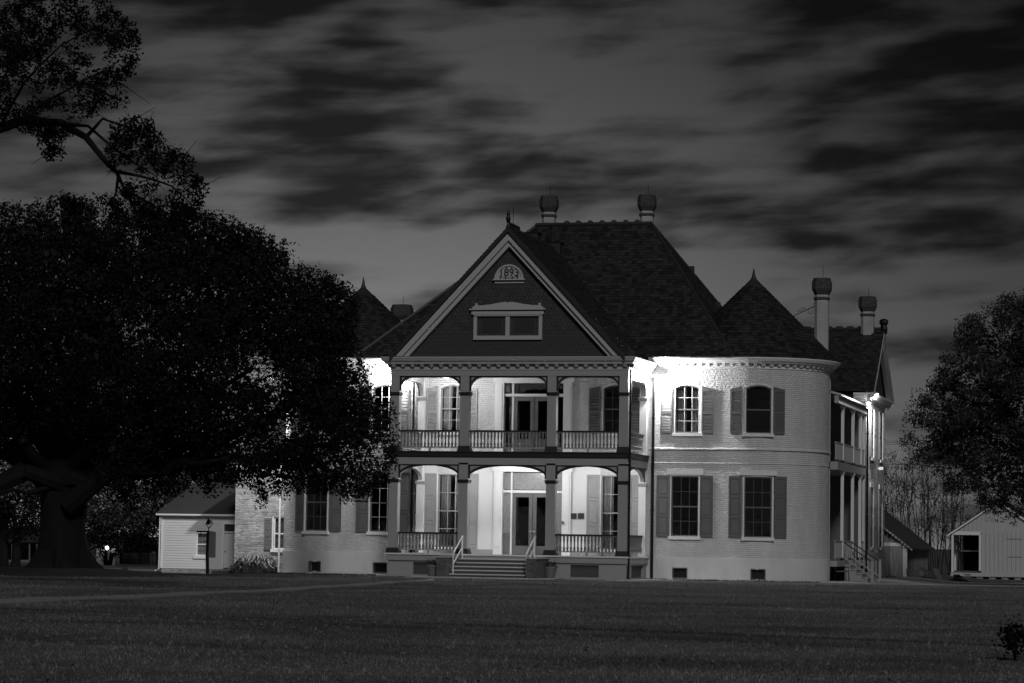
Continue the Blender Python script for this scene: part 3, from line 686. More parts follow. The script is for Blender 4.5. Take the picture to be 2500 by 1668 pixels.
# ---- front steps with brick cheek piers and pipe handrails
SX0, SX1 = -2.05, 1.05
sx0, sx1 = float(onY(1133, 1370, 0)[0]), float(onY(1307, 1370, 0)[0])
for k in range(5):
    y1 = -.40*k+.03; y0 = y1-.44; z = 1.0-(k+1)/6
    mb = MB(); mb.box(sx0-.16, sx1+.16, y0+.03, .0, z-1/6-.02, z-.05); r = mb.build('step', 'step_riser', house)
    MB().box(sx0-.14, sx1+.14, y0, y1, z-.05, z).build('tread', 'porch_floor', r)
for x0, x1 in ((sx0-.62, sx0-.16), (sx1+.16, sx1+.62)):
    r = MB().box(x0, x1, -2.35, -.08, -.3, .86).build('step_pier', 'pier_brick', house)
    MB().box(x0-.04, x1+.04, -2.39, -.075, .86, .93).build('pier_cap', 'concrete', r)
for x in (sx0-.02, sx1+.02):
    mb = MB(); yt, yb = -.25, -1.75
    T = lambda y, h: (x, y, (0.84 + (y-yt)*(.84-.17)/(yt-yb))+h)
    mb.tube([T(yt, -.05), T(yt, .98), T(yb, .90), T(yb, -.22)], .035, 6); mb.tube([T(yt, .50), T(yb, .42)], .03, 6)
    mb.tube([(x, yt-.12, .98), (x, yt-.12, 1.72)], .025, 6); mb.build('step_handrail', 'white_metal', house)

# ---- roofs
def clip(poly, a, b):                                 # keep the part of a 2-D polygon left of a->b
    out = []; side_ = lambda p: (b[0]-a[0])*(p[1]-a[1])-(b[1]-a[1])*(p[0]-a[0])
    for i, p in enumerate(poly):
        q = poly[(i+1) % len(poly)]; sp, sq = side_(p), side_(q)
        if sp >= 0: out.append(p)
        if sp*sq < 0: t = sp/(sp-sq); out.append((p[0]+t*(q[0]-p[0]), p[1]+t*(q[1]-p[1])))
    return out
def tile_plane(name, m, P, par, exposure=.19, width=.24, lift=.03, singles=0, skip=None, single_mesh=None, over=1.35, scallop=False, left=[0]):
    """overlapping slates on the planar polygon P (3-D, first edge = eave, counter-clockwise seen from outside)"""
    o = Vector(P[0]); U = (Vector(P[1])-o).normalized(); n = None
    n = U.cross(Vector(P[2])-o).normalized(); W = n.cross(U)
    q = [((Vector(p)-o).dot(U), (Vector(p)-o).dot(W)) for p in P]; us = [a for a, b in q]; vm = max(b for a, b in q)
    mb = MB(); made = 0; r = 0
    Rm = Matrix((U, W, n)).transposed().to_euler()
    while r*exposure < vm:
        v0 = r*exposure; u = min(us)-(width*.5 if r % 2 else 0)-random.uniform(0, .05)
        while u < max(us):
            w = width*random.uniform(.9, 1.1) if not scallop else width
            quad = [(u+.006, v0), (u+w-.006, v0), (u+w-.006, v0+exposure*over), (u+.006, v0+exposure*over)]
            if scallop: quad = [(u+.03, v0+.02), (u+w*.3, v0), (u+w*.7, v0), (u+w-.03, v0+.02), (u+w-.006, v0+.06), (u+w-.006, v0+exposure*over), (u+.006, v0+exposure*over), (u+.006, v0+.06)]
            pl = quad
            for i in range(len(q)): pl = clip(pl, q[i], q[(i+1) % len(q)]) if len(pl) > 2 else []
            jit = random.uniform(-.006, .006); uu = u; u += w
            if len(pl) < 3: continue
            c3 = o+U*(sum(p[0] for p in pl)/len(pl))+W*(sum(p[1] for p in pl)/len(pl))
            if skip and skip(c3): continue
            if made < singles and pl == quad and single_mesh:
                p = o+U*uu+W*v0+n*jit; put(name, single_mesh, par, p, Rm); made += 1; continue
            h = lambda p: lift*(1-(p[1]-v0)/(exposure*over))+jit+.008
            T = [o+U*p[0]+W*p[1]+n*h(p) for p in pl]; mb.face(T)
            for i in range(len(pl)):
                j = (i+1) % len(pl)
                if pl[i][1] < v0+exposure*.5 or pl[j][1] < v0+exposure*.5: mb.face((T[i], T[i]-n*.03, T[j]-n*.03, T[j]))
        r += 1
    if mb.f: mb.build(name+'s', m, par, kind='stuff')
def slate_mesh(name, m, w, e, over, lift, pts=None):
    mb = MB(); pts = pts or [(.006, 0), (w-.006, 0), (w-.006, e*over), (.006, e*over)]
    T = [Vector((p[0], p[1], lift*(1-p[1]/(e*over))+.008)) for p in pts]; mb.face(T)
    for i in range(len(T)): j = (i+1) % len(T); mb.face((T[i], T[i]-Vector((0, 0, .03)), T[j]-Vector((0, 0, .03)), T[j]))
    return link(mb.mesh(name), m)
RZ, EZ = 16.92, 10.10; RL, RR = Vector((-1.62, 10, RZ)), Vector((4.15, 10, RZ))
FLc, FRc = Vector((-8.9, 4.1, EZ)), Vector((9.17, 4.1, EZ)); BRc, BLc = Vector((9.3, 16.2, EZ)), Vector((-8.9, 16.2, EZ))
deck = MB(); dn = Vector((0, 0, .03))
for P in ((FLc, FRc, RR, RL), (FRc, BRc, RR), (BRc, BLc, RL, RR), (BLc, FLc, RL)): deck.face([p-dn for p in P])
main_roof = deck.build('roof', 'roof_deck', house)
GXc, GZ, GHW = -.33, 15.66, 5.42; gs = (GZ-9.86)/GHW; GY = -.42
below_gable = lambda p: p.y < 9.2 and p.z < GZ-gs*abs(p.x-GXc)-.03
sm = slate_mesh('slate', 'slate', .24, .19, 1.35, .03)
gme = (9.86-EZ)
gable_deck = MB(); A, B = Vector((GXc, GY, GZ)), Vector((GXc, 9.1, GZ)); ER0, ER1 = Vector((GXc+GHW, GY, 9.86)), Vector((GXc+GHW, 4.6, 9.86)); EL0, EL1 = Vector((GXc-GHW, GY, 9.86)), Vector((GXc-GHW, 4.6, 9.86))
for a, b, c_, d in ((ER0, ER1, B, A), (A, B, EL1, EL0)): gable_deck.face((a, b, c_, d)); gable_deck.face([p-Vector((0, 0, .22)) for p in (d, c_, b, a)])
gable_deck.hexa([EL0-Vector((0, 0, .22)), A-Vector((0, 0, .22)), A, EL0], [EL0-Vector((0, .02, .22)), A-Vector((0, .02, .22)), A-Vector((0, .02, 0)), EL0-Vector((0, .02, 0))])
gable_deck.hexa([A-Vector((0, 0, .22)), ER0-Vector((0, 0, .22)), ER0, A], [A-Vector((0, .02, .22)), ER0-Vector((0, .02, .22)), ER0-Vector((0, .02, 0)), A-Vector((0, .02, 0))])
gable_roof = gable_deck.build('gable_roof', 'roof_deck', house)
vy = lambda z: 4.1+(z-EZ)/((RZ-EZ)/5.9)
valley = Vector((GXc, vy(GZ), GZ)); vb = Vector((GXc+GHW, vy(10.10), 9.86))
tile_plane('slate', 'slate', (ER0, vb, valley, A), gable_roof, singles=300, single_mesh=sm)
tile_plane('slate', 'slate', (Vector((GXc-GHW, vy(10.1), 9.86)), EL0, A, valley), gable_roof)
tile_plane('slate', 'slate', (FLc, FRc, RR, RL), main_roof, skip=below_gable)
tile_plane('slate', 'slate', (FRc, BRc, RR), main_roof)
def cone(T, ztip, zfin):
    re = T['r']+.46; z0 = 10.10; c = Vector((*T['c'], 0)); mb = MB(); n = 40
    for k in range(n):
        a, b = 2*math.pi*k/n, 2*math.pi*(k+1)/n
        mb.face(((c.x+re*math.cos(a), c.y+re*math.sin(a), z0), (c.x+re*math.cos(b), c.y+re*math.sin(b), z0), (c.x, c.y, ztip-.02)))
    root = mb.build('tower_roof', 'roof_deck', house)
    sl = math.hypot(re, ztip-z0); mb = MB(); r_ = 0; ex = .19
    while (r_+1)*ex < sl*.90:
        s0, s1 = r_*ex, (r_+1.3)*ex; R0, R1 = re*(1-s0/sl), re*(1-s1/sl); Z0, Z1 = z0+(ztip-z0)*s0/sl, z0+(ztip-z0)*s1/sl
        k = max(8, int(2*math.pi*R0/.25)); off = random.random()
        for i in range(k):
            a, b = 2*math.pi*(i+off+.02)/k, 2*math.pi*(i+off+.98)/k
            if math.sin((a+b)/2) > .75: continue
            l0 = .03+random.uniform(-.006, .006)
            q = lambda a, R, Z, l: (c.x+(R+l)*math.cos(a), c.y+(R+l)*math.sin(a), Z+l*.8)
            P = [q(a, R0, Z0, l0), q(b, R0, Z0, l0), q(b, R1, Z1, .004), q(a, R1, Z1, .004)]; mb.face(P)
            mb.face((P[0], q(a, R0, Z0, 0), q(b, R0, Z0, 0), P[1]))
        r_ += 1
    mb.build('slates', 'slate', root, kind='stuff')
    f = .12; zb = z0+(ztip-z0)*.87
    MB().lathe([(re*.135, zb), (re*.03+.03, ztip-.12), (.09, ztip+.02), (.07, ztip+.12), (.03, ztip+.35), (.008, zfin)], T['c'], 14).build('finial', 'roof_metal', root, smooth=True)
zt_r = float(onY(1840, 676, TR['c'][1])[2]); zf_r = float(onY(1840, 656, TR['c'][1])[2])
zt_l = float(onY(887, 698, TL['c'][1])[2]); zf_l = float(onY(887, 676, TL['c'][1])[2])
cone(TR, zt_r, zf_r); cone(TL, zt_l, zf_l)
# ridge and hip tiles
def capline(name, p, q, par, step=.42, w=.13):
    p, q = Vector(p), Vector(q); d = (q-p); n = max(1, int(d.length/step))
    for i in range(n):
        a, b = p+d*(i/n), p+d*((i+1)/n); MB().tube([a, b*1.0], [w*.62, w*.72], 5).build(name, 'slate', par)
capline('hip_tile', FRc+Vector((0, 0, .02)), RR, main_roof); capline('hip_tile', RR, BRc, main_roof); capline('hip_tile', FLc, RL, main_roof)
capline('ridge_tile', RL+Vector((0, 0, .03)), RR+Vector((0, 0, .03)), main_roof, .55, .2)
crest = MB(); 
for k in range(10):
    a, b = math.pi*k/10, math.pi*(k+1)/10; r0, r1 = .085, .155
    P = [(r*math.cos(t), y, r*math.sin(t)) for y in (-.03, .03) for r, t in ((r0, a), (r1, a), (r1, b), (r0, b))]
    crest.hexa(P[4:], P[:4])
crest.box(-.16, .16, -.035, .035, -.10, .01); cm = link(crest.mesh('crest_tile'), 'slate')
for px in (1384, 1412, 1441, 1470, 1499, 1528, 1556):
    x = float(onY(px, 548, 10)[0]); put('crest_tile', cm, main_roof, (x, 10, RZ+.10))
for k in range(6):                                    # iron cresting on the porch gable's ridge
    y = GY+.35+k*.33; MB().lathe([(.05, 0), (.035, .06), (.075, .13), (.05, .2), (.012, .27)], (GXc, y), 6).build('cresting', 'iron', gable_roof, loc=(0, 0, GZ))
capline('ridge_tile', (GXc, GY, GZ), (GXc, 8.9, GZ), gable_roof, .5, .14)
fin = MB(); fin.lathe([(.12, 0), (.07, .12), (.05, .2), (.10, .3), (.115, .42), (.07, .55), (.085, .62), (.05, .72), (.01, .8)], (GXc, GY+.05), 8); fin.build('finial', 'iron', gable_roof, loc=(0, 0, GZ-.03))
def rod(x, y, z0, z1, par): MB().tube([(x, y, z0), (x, y, z1)], .012, 4).build('lightning_rod', 'iron', par)
rod(GXc+.16, GY+.3, GZ-.1, float(onY(1250, 507, 0)[2]), gable_roof)
# gable wall with fish-scale shingles, rake boards, window and date panel
gy = .12; gb = 9.86; GT = GZ-.55
tri = [Vector((GXc-(GT-gb)/gs, gy, gb)), Vector((GXc+(GT-gb)/gs, gy, gb)), Vector((GXc, gy, GT))]
g_root = MB().face(tri).build('gable', 'roof_deck', house)
w_, e_, ov = .185, .17, 1.3
sc = [(.03, .02), (w_*.3, 0), (w_*.7, 0), (w_-.03, .02), (w_-.006, .06), (w_-.006, e_*ov), (.006, e_*ov), (.006, .06)]
tile_plane('shingle', 'shingle', tri, g_root, e_, w_, .022, singles=300, single_mesh=slate_mesh('shingle', 'shingle', w_, e_, ov, .022, sc), over=ov, scallop=True)
for s in (-1, 1):
    for o0, o1, y0, y1, nm in ((.17, .40, -.30, .10, 'rake_board'), (.40, .58, -.16, .10, 'rake_moulding')):
        f = lambda o: gs*0
        k = math.hypot(1, gs); zz = lambda x, o: GZ-gs*abs(x-GXc)-o*k
        xe = lambda o: GXc+s*((GZ-9.875-o*k)/gs)
        P = [(GXc, zz(GXc, o0)), (xe(o0), 9.875), (xe(o1), 9.875), (GXc, zz(GXc, o1))]
        P = P if s < 0 else P[::-1]
        MB().hexa([(a, y1, b) for a, b in P], [(a, y0, b) for a, b in P]).build(nm, 'cream_trim', house)
gz = lambda py, px=1244: float(onY(px, py, gy)[2]); gxp = lambda px, py=780: float(onY(px, py, gy)[0])
def gbox(px0, px1, py0, py1, y0, y1): a, b = gxp(px0), gxp(px1); return MB().box(a, b, gy-y1, gy-y0, gz(py1), gz(py0))
# window: outer frame pieces around two stained lights
X0, X1, Z0, Z1 = gxp(1158), gxp(1325), gz(830), gz(768); zi0, zi1 = gz(820), gz(773); ia, ib, ic, id_ = gxp(1166), gxp(1236), gxp(1246), gxp(1317)
mb = MB()
for q in ((X0, ia, Z0, Z1), (id_, X1, Z0, Z1), (ib, ic, Z0, Z1), (ia, ib, Z0, zi0), (ic, id_, Z0, zi0), (ia, ib, zi1, Z1), (ic, id_, zi1, Z1)): mb.box(q[0], q[1], gy-.13, gy, q[2], q[3])
gw = mb.build('gable_window', 'cream_trim', house)
for a, b in ((ia, ib), (ic, id_)):
    us = [a, a+.13, a+.30, b-.30, b-.13, b]; vs = [zi0, zi0+.15, zi0+.30, zi1-.28, zi1-.13, zi1]
    us = [a, a+.12, a+.24, (a+b)/2-.1, (a+b)/2+.12, b-.24, b-.12, b]; vs = [zi0, zi0+.12, zi0+.30, zi1-.24, zi1-.12, zi1]
    MB().box(a, b, gy-.035, gy-.03, zi0, zi1).build('leading', 'far_dark', gw)
    for i in range(len(us)-1):
        for j in range(len(vs)-1):
            if 2 <= i <= 4 and 1 <= j <= 3: continue
            MB().box(us[i]+.012, us[i+1]-.012, gy-.045, gy-.036, vs[j]+.012, vs[j+1]-.012).build('pane', 'stained_glass', gw)
    MB().box(us[2]+.012, us[5]-.012, gy-.045, gy-.036, vs[1]+.012, vs[4]-.012).build('pane', 'stained_centre', gw)
gbox(1153, 1329, 761, 768, 0, .17).build('window_hood', 'cream_trim', gw); gbox(1149, 1333, 754, 757.5, 0, .22).build('hood_shelf', 'cream_trim', gw)
hp = [(1156, 754), (1156, 750), (1162, 747), (1180, 746.5), (1200, 744), (1222, 740), (1237, 738), (1242, 740.5), (1247, 738), (1262, 740), (1284, 744), (1304, 746.5), (1320, 747), (1327, 750), (1327, 754)]
P = [(gxp(a), gz(b)) for a, b in hp][::-1]; ped = MB(); ped.hexa([(a, gy, b) for a, b in P][::-1], [(a, gy-.22, b) for a, b in P][::-1]); ped.build('hood_pediment', 'cream_trim', gw)
for px in (1165, 1319): gbox(px-2.5, px+2.5, 741, 748, .02, .2).build('hood_knob', 'cream_trim', gw)
mb = MB(); n = 40; zi = gz(767.6); zj = gz(764.9)
for k in range(n): a = X0+.02+(X1-X0-.04)*k/n; mb.box(a, a+(X1-X0)/n*.55, gy-.19, gy-.13, zi-.085, zi-.01)
mb.build('dentils', 'cream_trim', gw, kind='stuff')
# 1893 panel
dc = gxp(1243.5, 680); dz = gz(682.5, 1243); dr = gxp(1279, 680)-dc
mb = MB(); n = 20; ring = [(dc+dr*math.cos(math.pi*k/n), dz+dr*math.sin(math.pi*k/n)) for k in range(n+1)]
mb.hexa([(a, gy, b) for a, b in ring], [(a, gy-.06, b) for a, b in ring]); dp = mb.build('date_panel', 'cream_trim', house)
mb = MB()
for k in range(n):
    a, b = math.pi*k/n, math.pi*(k+1)/n; P = [(dc+r*math.cos(t), dz+r*math.sin(t)) for r, t in ((dr*.88, a), (dr, a), (dr, b), (dr*.88, b))]
    mb.hexa([(p[0], gy-.06, p[1]) for p in P], [(p[0], gy-.11, p[1]) for p in P])
mb.build('panel_rim', 'cream_trim', dp)
gbox(1204, 1282, 682, 685, 0, .20).build('panel_shelf', 'cream_trim', dp); gbox(1207, 1279, 687, 692, 0, .08).build('panel_sill', 'cream_trim', dp)
fc = bpy.data.curves.new('date', 'FONT'); fc.body = '1893'; fc.size = .48; fc.extrude = .012; fc.align_x = 'CENTER'; fc.offset = .002
fo = bpy.data.objects.new('date_text', fc); COL.objects.link(fo); bpy.context.view_layer.update()
dme = bpy.data.meshes.new_from_object(fo.evaluated_get(bpy.context.evaluated_depsgraph_get())); bpy.data.objects.remove(fo); dme.materials.clear(); dme.materials.append(MAT['dark_trim'])
put('date_numerals', dme, dp, (dc, gy-.075, dz+.155), (math.pi/2, 0, 0))
mb = MB()
def spiral(cx_, cz_, r, turns, s, a0): return [(cx_+s*r*(1-.75*t)*math.cos(a0+turns*2*math.pi*t), gy-.075, cz_+r*(1-.75*t)*math.sin(a0+turns*2*math.pi*t)) for t in np.linspace(0, 1, 14)]
for s in (-1, 1):
    for cx_, cz_, r, a0 in ((.15, .075, .05, 0), (.40, .06, .045, 2), (.13, .56, .04, 3.5)): mb.tube(spiral(dc+s*cx_, dz+cz_, r, 1.3, s, a0), .012, 4)
    mb.tube([(dc+s*.05, gy-.075, dz+.06), (dc+s*.2, gy-.075, dz+.05), (dc+s*.33, gy-.075, dz+.11), (dc+s*.47, gy-.075, dz+.15)], .011, 4); mb.tube([(dc+s*.03, gy-.075, dz+.6), (dc+s*.2, gy-.075, dz+.56), (dc+s*.38, gy-.075, dz+.44)], .010, 4)
mb.tube([(dc, gy-.075, dz+.03), (dc, gy-.075, dz+.13)], .015, 4); mb.build('scrollwork', 'dark_trim', dp)
# chimneys
def chimney(x, y, z0, z1, hw, rodz=.5):
    def prism(mb, w, za, zb, w2=None, n_=0):
        w2 = w2 or w
        R = lambda w: [(x+a*w, y+b*w) for a, b in ((-.55, -1), (.55, -1), (1, -.55), (1, .55), (.55, 1), (-.55, 1), (-1, .55), (-1, -.55))]
        return mb.hexa([(*p, za) for p in R(w)], [(*p, zb) for p in R(w2)])
    H = .95
    r = prism(MB(), hw, z0, z1-.40).build('chimney', 'chimney_paint', house)
    prism(MB(), hw*1.12, z1-1.02, z1-.90).build('chimney_band', 'chimney_dark', r)
    mb = MB(); zz = z1-.78
    for k in range(5): prism(mb, hw*(1.05+.075*k), zz+k*.05, zz+(k+1)*.05)
    prism(mb, hw*1.38, zz+.25, z1-.16); prism(mb, hw*1.30, z1-.16, z1-.10); prism(mb, hw*1.22, z1-.10, z1); mb.build('chimney_cap', 'chimney_dark', r)
    rod(x+.05, y, z1-.05, z1+rodz, r)
chimney(float(onY(1340, 548, 10.3)[0]), 10.3, RZ-.6, float(onY(1340, 480, 10.3)[2]), .31)
chimney(float(onY(1579, 548, 10.3)[0]), 10.3, RZ-.6, float(onY(1577, 477, 10.3)[2]), .31)
chimney(float(onY(2006, 800, 9.2)[0]), 9.2, 9.6, float(onY(2006, 680, 9.2)[2]), .32, .6)
chimney(float(onY(2118, 790, 24)[0]), 24.0, 12.0, float(onY(2118, 725, 24)[2]), .33, .5)
chimney(float(onY(981, 790, 14)[0]), 14.0, 9.5, float(onY(981, 745, 14)[2]), .38, .45)
# iron scroll stay between tower roof and chimney
mb = MB(); a, b = onY(1928, 776, 8.7), onY(1992, 746, 9.0); mb.tube([a, b], .018, 5)
for t, r, s in ((.25, .16, 1), (.5, .12, -1), (.82, .2, 1), (.35, .1, -1), (.95, .1, -1)):
    c_ = a+(b-a)*t; mb.tube([(c_[0]+r*(1-.7*q)*math.cos(5.5*q+s), c_[1], c_[2]-s*r*.9+r*(1-.7*q)*math.sin(5.5*q+s)) for q in np.linspace(0, 1, 12)], .012, 4)
mb.build('scroll_stay', 'iron', house)
# small roof ventilators and dormer vents
def onplane(u, v, P):
    n = (P[1]-P[0]).cross(P[2]-P[0]); d = Vector(ray(u, v)); c = Vector(CAM); return c+d*((P[0]-c).dot(n)/d.dot(n))
for u, v in ((1302, 588), (1356, 612)):
    p = onplane(u, v, (FLc, FRc, RR)); mb = MB(); mb.box(p.x-.34, p.x+.34, p.y-.5, p.y+.45, p.z-.4, p.z+.30); mb.frust(p.x-.36, p.x+.36, p.y-.52, p.y+.47, p.z+.30, p.z+.36, .05); mb.build('roof_ventilator', 'roof_metal', main_roof)
rod(float(onplane(1349, 600, (FLc, FRc, RR)).x), float(onplane(1349, 600, (FLc, FRc, RR)).y)-.3, float(onplane(1349, 612, (FLc, FRc, RR)).z), float(onplane(1349, 612, (FLc, FRc, RR)).z)+1.25, main_roof)
for u, v in ((1688, 662), (1752, 750)):
    p = onplane(u, v, (FRc, BRc, RR)); p.x -= .12; mb = MB(); w = .30; mb.hexa([(p.x-.4, p.y-w, p.z-.2), (p.x+.22, p.y-w, p.z-.2), (p.x+.22, p.y+w, p.z-.2), (p.x-.4, p.y+w, p.z-.2)], [(p.x-.4, p.y-.03, p.z+.24), (p.x+.26, p.y-.03, p.z+.24), (p.x+.26, p.y+.03, p.z+.24), (p.x-.4, p.y+.03, p.z+.24)]); mb.build('dormer_vent', 'roof_metal', main_roof)
# ---- rear wing roof, gable and gallery on the right side
RYm = (RY0+RY1)/2; RRz = 12.95
q0, q1, q2, q3 = Vector((8.0, RY0-.5, 9.45)), Vector((GX+.45, RY0-.5, 9.45)), Vector((GX+.45, RYm, RRz)), Vector((6.0, RYm, RRz))
k0, k1 = Vector((GX+.45, RY1+.5, 9.45)), Vector((6.0, RY1+.5, 9.45))
mb = MB(); mb.face((q0, q1, q2, q3)); mb.face((k0, k1, q3, q2)); rr = mb.build('rear_roof', 'roof_deck', house); tile_plane('slate', 'slate', (q0, q1, q2, q3), rr)
MB().face((Vector((GX, RY0, 9.3)), Vector((GX, RY1, 9.3)), Vector((GX, RYm, RRz-.1)))).build('rear_gable', 'shingle', house)
for a, b in ((q1, q2), (q2, k0)):
    for dx, o, h in ((.02, .10, .22), (-.15, .32, .2)):
        P = [a-Vector((0, 0, o)), b-Vector((0, 0, o)), b-Vector((0, 0, o+h)), a-Vector((0, 0, o+h))]; P = [Vector((GX+.45+dx, p.y, p.z)) for p in P]
        MB().hexa([(p.x-.2, p.y, p.z) for p in P], [tuple(p) for p in P]).build('rake_board', 'cream_trim', rr)
sweep('cornice', 'white_trim', [(GX-.6, RY0), (GX, RY0), (GX, RY1)], [(0, 8.95), (.05, 8.95), (.05, 9.05), (.3, 9.12), (.36, 9.25), (.46, 9.3), (.46, 9.38), (0, 9.38)])
for k in range(7):
    x = GX-3.6+k*.56; MB().box(x-.17, x+.17, RYm-.07, RYm+.07, RRz-.05, RRz+.17).build('crest_tile', 'slate', rr)
capline('ridge_tile', (6, RYm, RRz), (GX+.45, RYm, RRz), rr, .5, .16)
MB().lathe([(.17, -.25), (.2, 0), (.16, .2), (.24, .32), (.22, .48), (.08, .55)], (GX+.40, RYm), 8).build('finial', 'iron', rr, loc=(0, 0, RRz))
mb = MB(); mb.face(((9.1, 7, 10.06), (12.9, 9.5, 9.7), (GB+.3, 21, 9.6), (9.1, 21, 10.06))); mb.build('valley_deck', 'roof_metal', house)
gp = [float(onX(u, 1200, GX)[1]) for u in (2037, 2060, 2085, 2103)]; gp = [y for y in gp if y > GY0+.1]+[GY1-.25]
mb = MB(); mb.hexa([(GB, GY0, 9.30), (GX+.18, GY0, 8.62), (GX+.18, GY1, 8.62), (GB, GY1, 9.30)], [(GB, GY0, 9.42), (GX+.18, GY0, 8.72), (GX+.18, GY1, 8.72), (GB, GY1, 9.42)]); gr = mb.build('gallery_roof', 'galvanised', house)
MB().box(GX-.12, GX+.08, GY0, GY1-.02, 8.28, 8.62).build('gallery_beam', 'grey_trim', house)
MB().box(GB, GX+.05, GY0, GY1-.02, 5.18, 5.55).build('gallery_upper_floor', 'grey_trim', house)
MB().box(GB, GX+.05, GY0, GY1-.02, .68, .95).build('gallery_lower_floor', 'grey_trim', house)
for y in gp:
    for z0, z1 in ((.95, 5.18), (5.55, 8.28)):
        r = MB().box(GX-.14, GX+.0, y-.07, y+.07, z0, z1).build('gallery_post', 'white_trim', house); MB().frust(GX-.15, GX+.01, y-.08, y+.08, z1-.16, z1-.02, .06).build('post_capital', 'white_trim', r)
        MB().box(GX-.16, GX+.02, y-.09, y+.09, z0, z0+.14).build('post_base', 'dark_trim', r)
sb = link(MB().box(-.025, .025, -.025, .025, 0, .74).mesh('baluster'), 'grey_trim'); sbg = link(MB().box(-.022, .022, -.022, .022, 0, .72).mesh('baluster'), 'grey_trim')
def side_rail(y0, y1, z):
    r = MB().box(GX-.11, GX-.03, y0, y1, z+.88, z+.94).build('gallery_rail', 'grey_trim', house); MB().box(GX-.1, GX-.04, y0, y1, z+.1, z+.15).build('bottom_rail', 'grey_trim', r)
    n = int((y1-y0)/.16)
    for k in range(n): put('baluster', sb, r, (GX-.07, y0+(k+.5)*(y1-y0)/n, z+.145))
ys = [GY0]+gp
for a, b in zip(ys, ys[1:]):
    if b-a < .4: continue
    side_rail(a+.08, b-.08, 5.55)
    if not (gp[1]-.1 < (a+b)/2 < gp[2]+.1 if len(gp) > 2 else False): side_rail(a+.08, b-.08, .95)
# side stairs leaving the gallery to the right
sy0, sy1 = 11.45, 14.6; ST = []
mb = MB()
for k in range(5):
    z = .95-(k+1)*.2; x = GX+.05+k*.27; r = MB().box(x, x+.27, sy0, sy1, -.3, z-.045).build('side_step', 'grey_trim', house); MB().box(x-.0, x+.30, sy0-.04, sy1+.04, z-.045, z).build('tread', 'grey_trim', r)
for y in (sy0, sy1):
    xe = GX+1.36
    nw = MB().box(xe-.06, xe+.06, y-.06, y+.06, -.3, .98).build('newel_post', 'grey_trim', house); MB().frust(xe-.08, xe+.08, y-.08, y+.08, .98, 1.03, .03).build('newel_cap', 'grey_trim', nw)
    a, b = Vector((GX-.02, y, 1.86)), Vector((xe, y, .92))
    mb = MB(); mb.hexa([a+Vector((0, -.04, -.06)), b+Vector((0, -.04, -.06)), b+Vector((0, .04, -.06)), a+Vector((0, .04, -.06))], [a+Vector((0, -.04, 0)), b+Vector((0, -.04, 0)), b+Vector((0, .04, 0)), a+Vector((0, .04, 0))]); sr = mb.build('stair_rail', 'dark_trim', house)
    mb = MB(); c_ = Vector((0, 0, -.72)); mb.hexa([a+c_+Vector((0, -.03, -.06)), b+c_+Vector((0, -.03, -.06)), b+c_+Vector((0, .03, -.06)), a+c_+Vector((0, .03, -.06))], [a+c_+Vector((0, -.03, 0)), b+c_+Vector((0, -.03, 0)), b+c_+Vector((0, .03, 0)), a+c_+Vector((0, .03, 0))]); mb.build('bottom_rail', 'grey_trim', sr)
    for k in range(1, 7): p = a+(b-a)*(k/7); put('baluster', sbg, sr, (p.x, p.y, p.z-.74))
# downpipes
def pipe(x, y, z0, z1, r=.05, m='iron'):
    q = MB().tube([(x, y, z0), (x, y, z1)], r, 8).build('downpipe', m, house)
    for z in np.arange(z0+1, z1, 2.1): MB().lathe([(r+.02, 0), (r+.02, .05)], (x, y), 8).build('pipe_clamp', m, q, loc=(0, 0, float(z)))
pipe(PX1+.10, -.02, .02, 9.28); pipe(5.42, WY-.09, .02, 9.2, .07); pipe(-6.02, WY-.09, .02, 9.2, .06); pipe(GX+.09, RY0-.12, 0, 8.6, .06)

# ------------------------------------------------------------------ lamps of the place
def spot(name, loc, target, watts, size=.12, cone_deg=165, blend=.5):
    l = bpy.data.lights.new(name, 'SPOT'); l.energy = watts; l.shadow_soft_size = size; l.spot_size = math.radians(cone_deg); l.spot_blend = blend
    o = bpy.data.objects.new(name, l); COL.objects.link(o); o.location = loc; o.rotation_euler = (Vector(loc)-Vector(target)).to_track_quat('Z', 'Y').to_euler(); return o
def point(name, loc, watts, size=.12):
    l = bpy.data.lights.new(name, 'POINT'); l.energy = watts; l.shadow_soft_size = size; o = bpy.data.objects.new(name, l); COL.objects.link(o); o.location = loc; return o
def floodlight(p, d, watts, wallp, cone_deg=165, bare=False):
    p = Vector(p); d = Vector(d).normalized(); x = d.cross(Vector((0, 0, 1))).normalized(); y = x.cross(d)
    mb = MB(); q = lambda a, b, c: p+x*a+y*b+d*c
    mb.hexa([q(-.07, -.05, -.16), q(.07, -.05, -.16), q(.07, .05, -.16), q(-.07, .05, -.16)], [q(-.16, -.11, -.02), q(.16, -.11, -.02), q(.16, .11, -.02), q(-.16, .11, -.02)])
    mb.tube([q(0, 0, -.14), Vector(wallp)], .025, 6); r = mb.build('floodlight', 'galvanised', house)
    MB().hexa([q(-.15, -.10, -.02), q(.15, -.10, -.02), q(.15, .10, -.02), q(-.15, .10, -.02)], [q(-.15, -.10, -.012), q(.15, -.10, -.012), q(.15, .10, -.012), q(-.15, .10, -.012)]).build('lens', 'lamp_glow', r)
    point('flood_lamp', p+d*.10, watts, .10) if bare else spot('flood_lamp', p+d*.06, p+d*3, watts, .10, cone_deg)
f1 = onY(1596, 902, WY-.30); f1[2] = 9.22
floodlight((5.82, WY-.34, f1[2]), (.30, -.70, -.65), 1050, (5.75, WY, f1[2]), bare=True)
floodlight((-6.75, WY-.30, f1[2]), (-.30, -.70, -.65), 480, (-6.65, WY, f1[2]), bare=True)
floodlight((-13.25, 5.2, 9.2), (-.6, .35, -.75), 3300, (-12.5, 5.9, 9.2), 112)
f2 = onX(2136, 964, GX+.35)
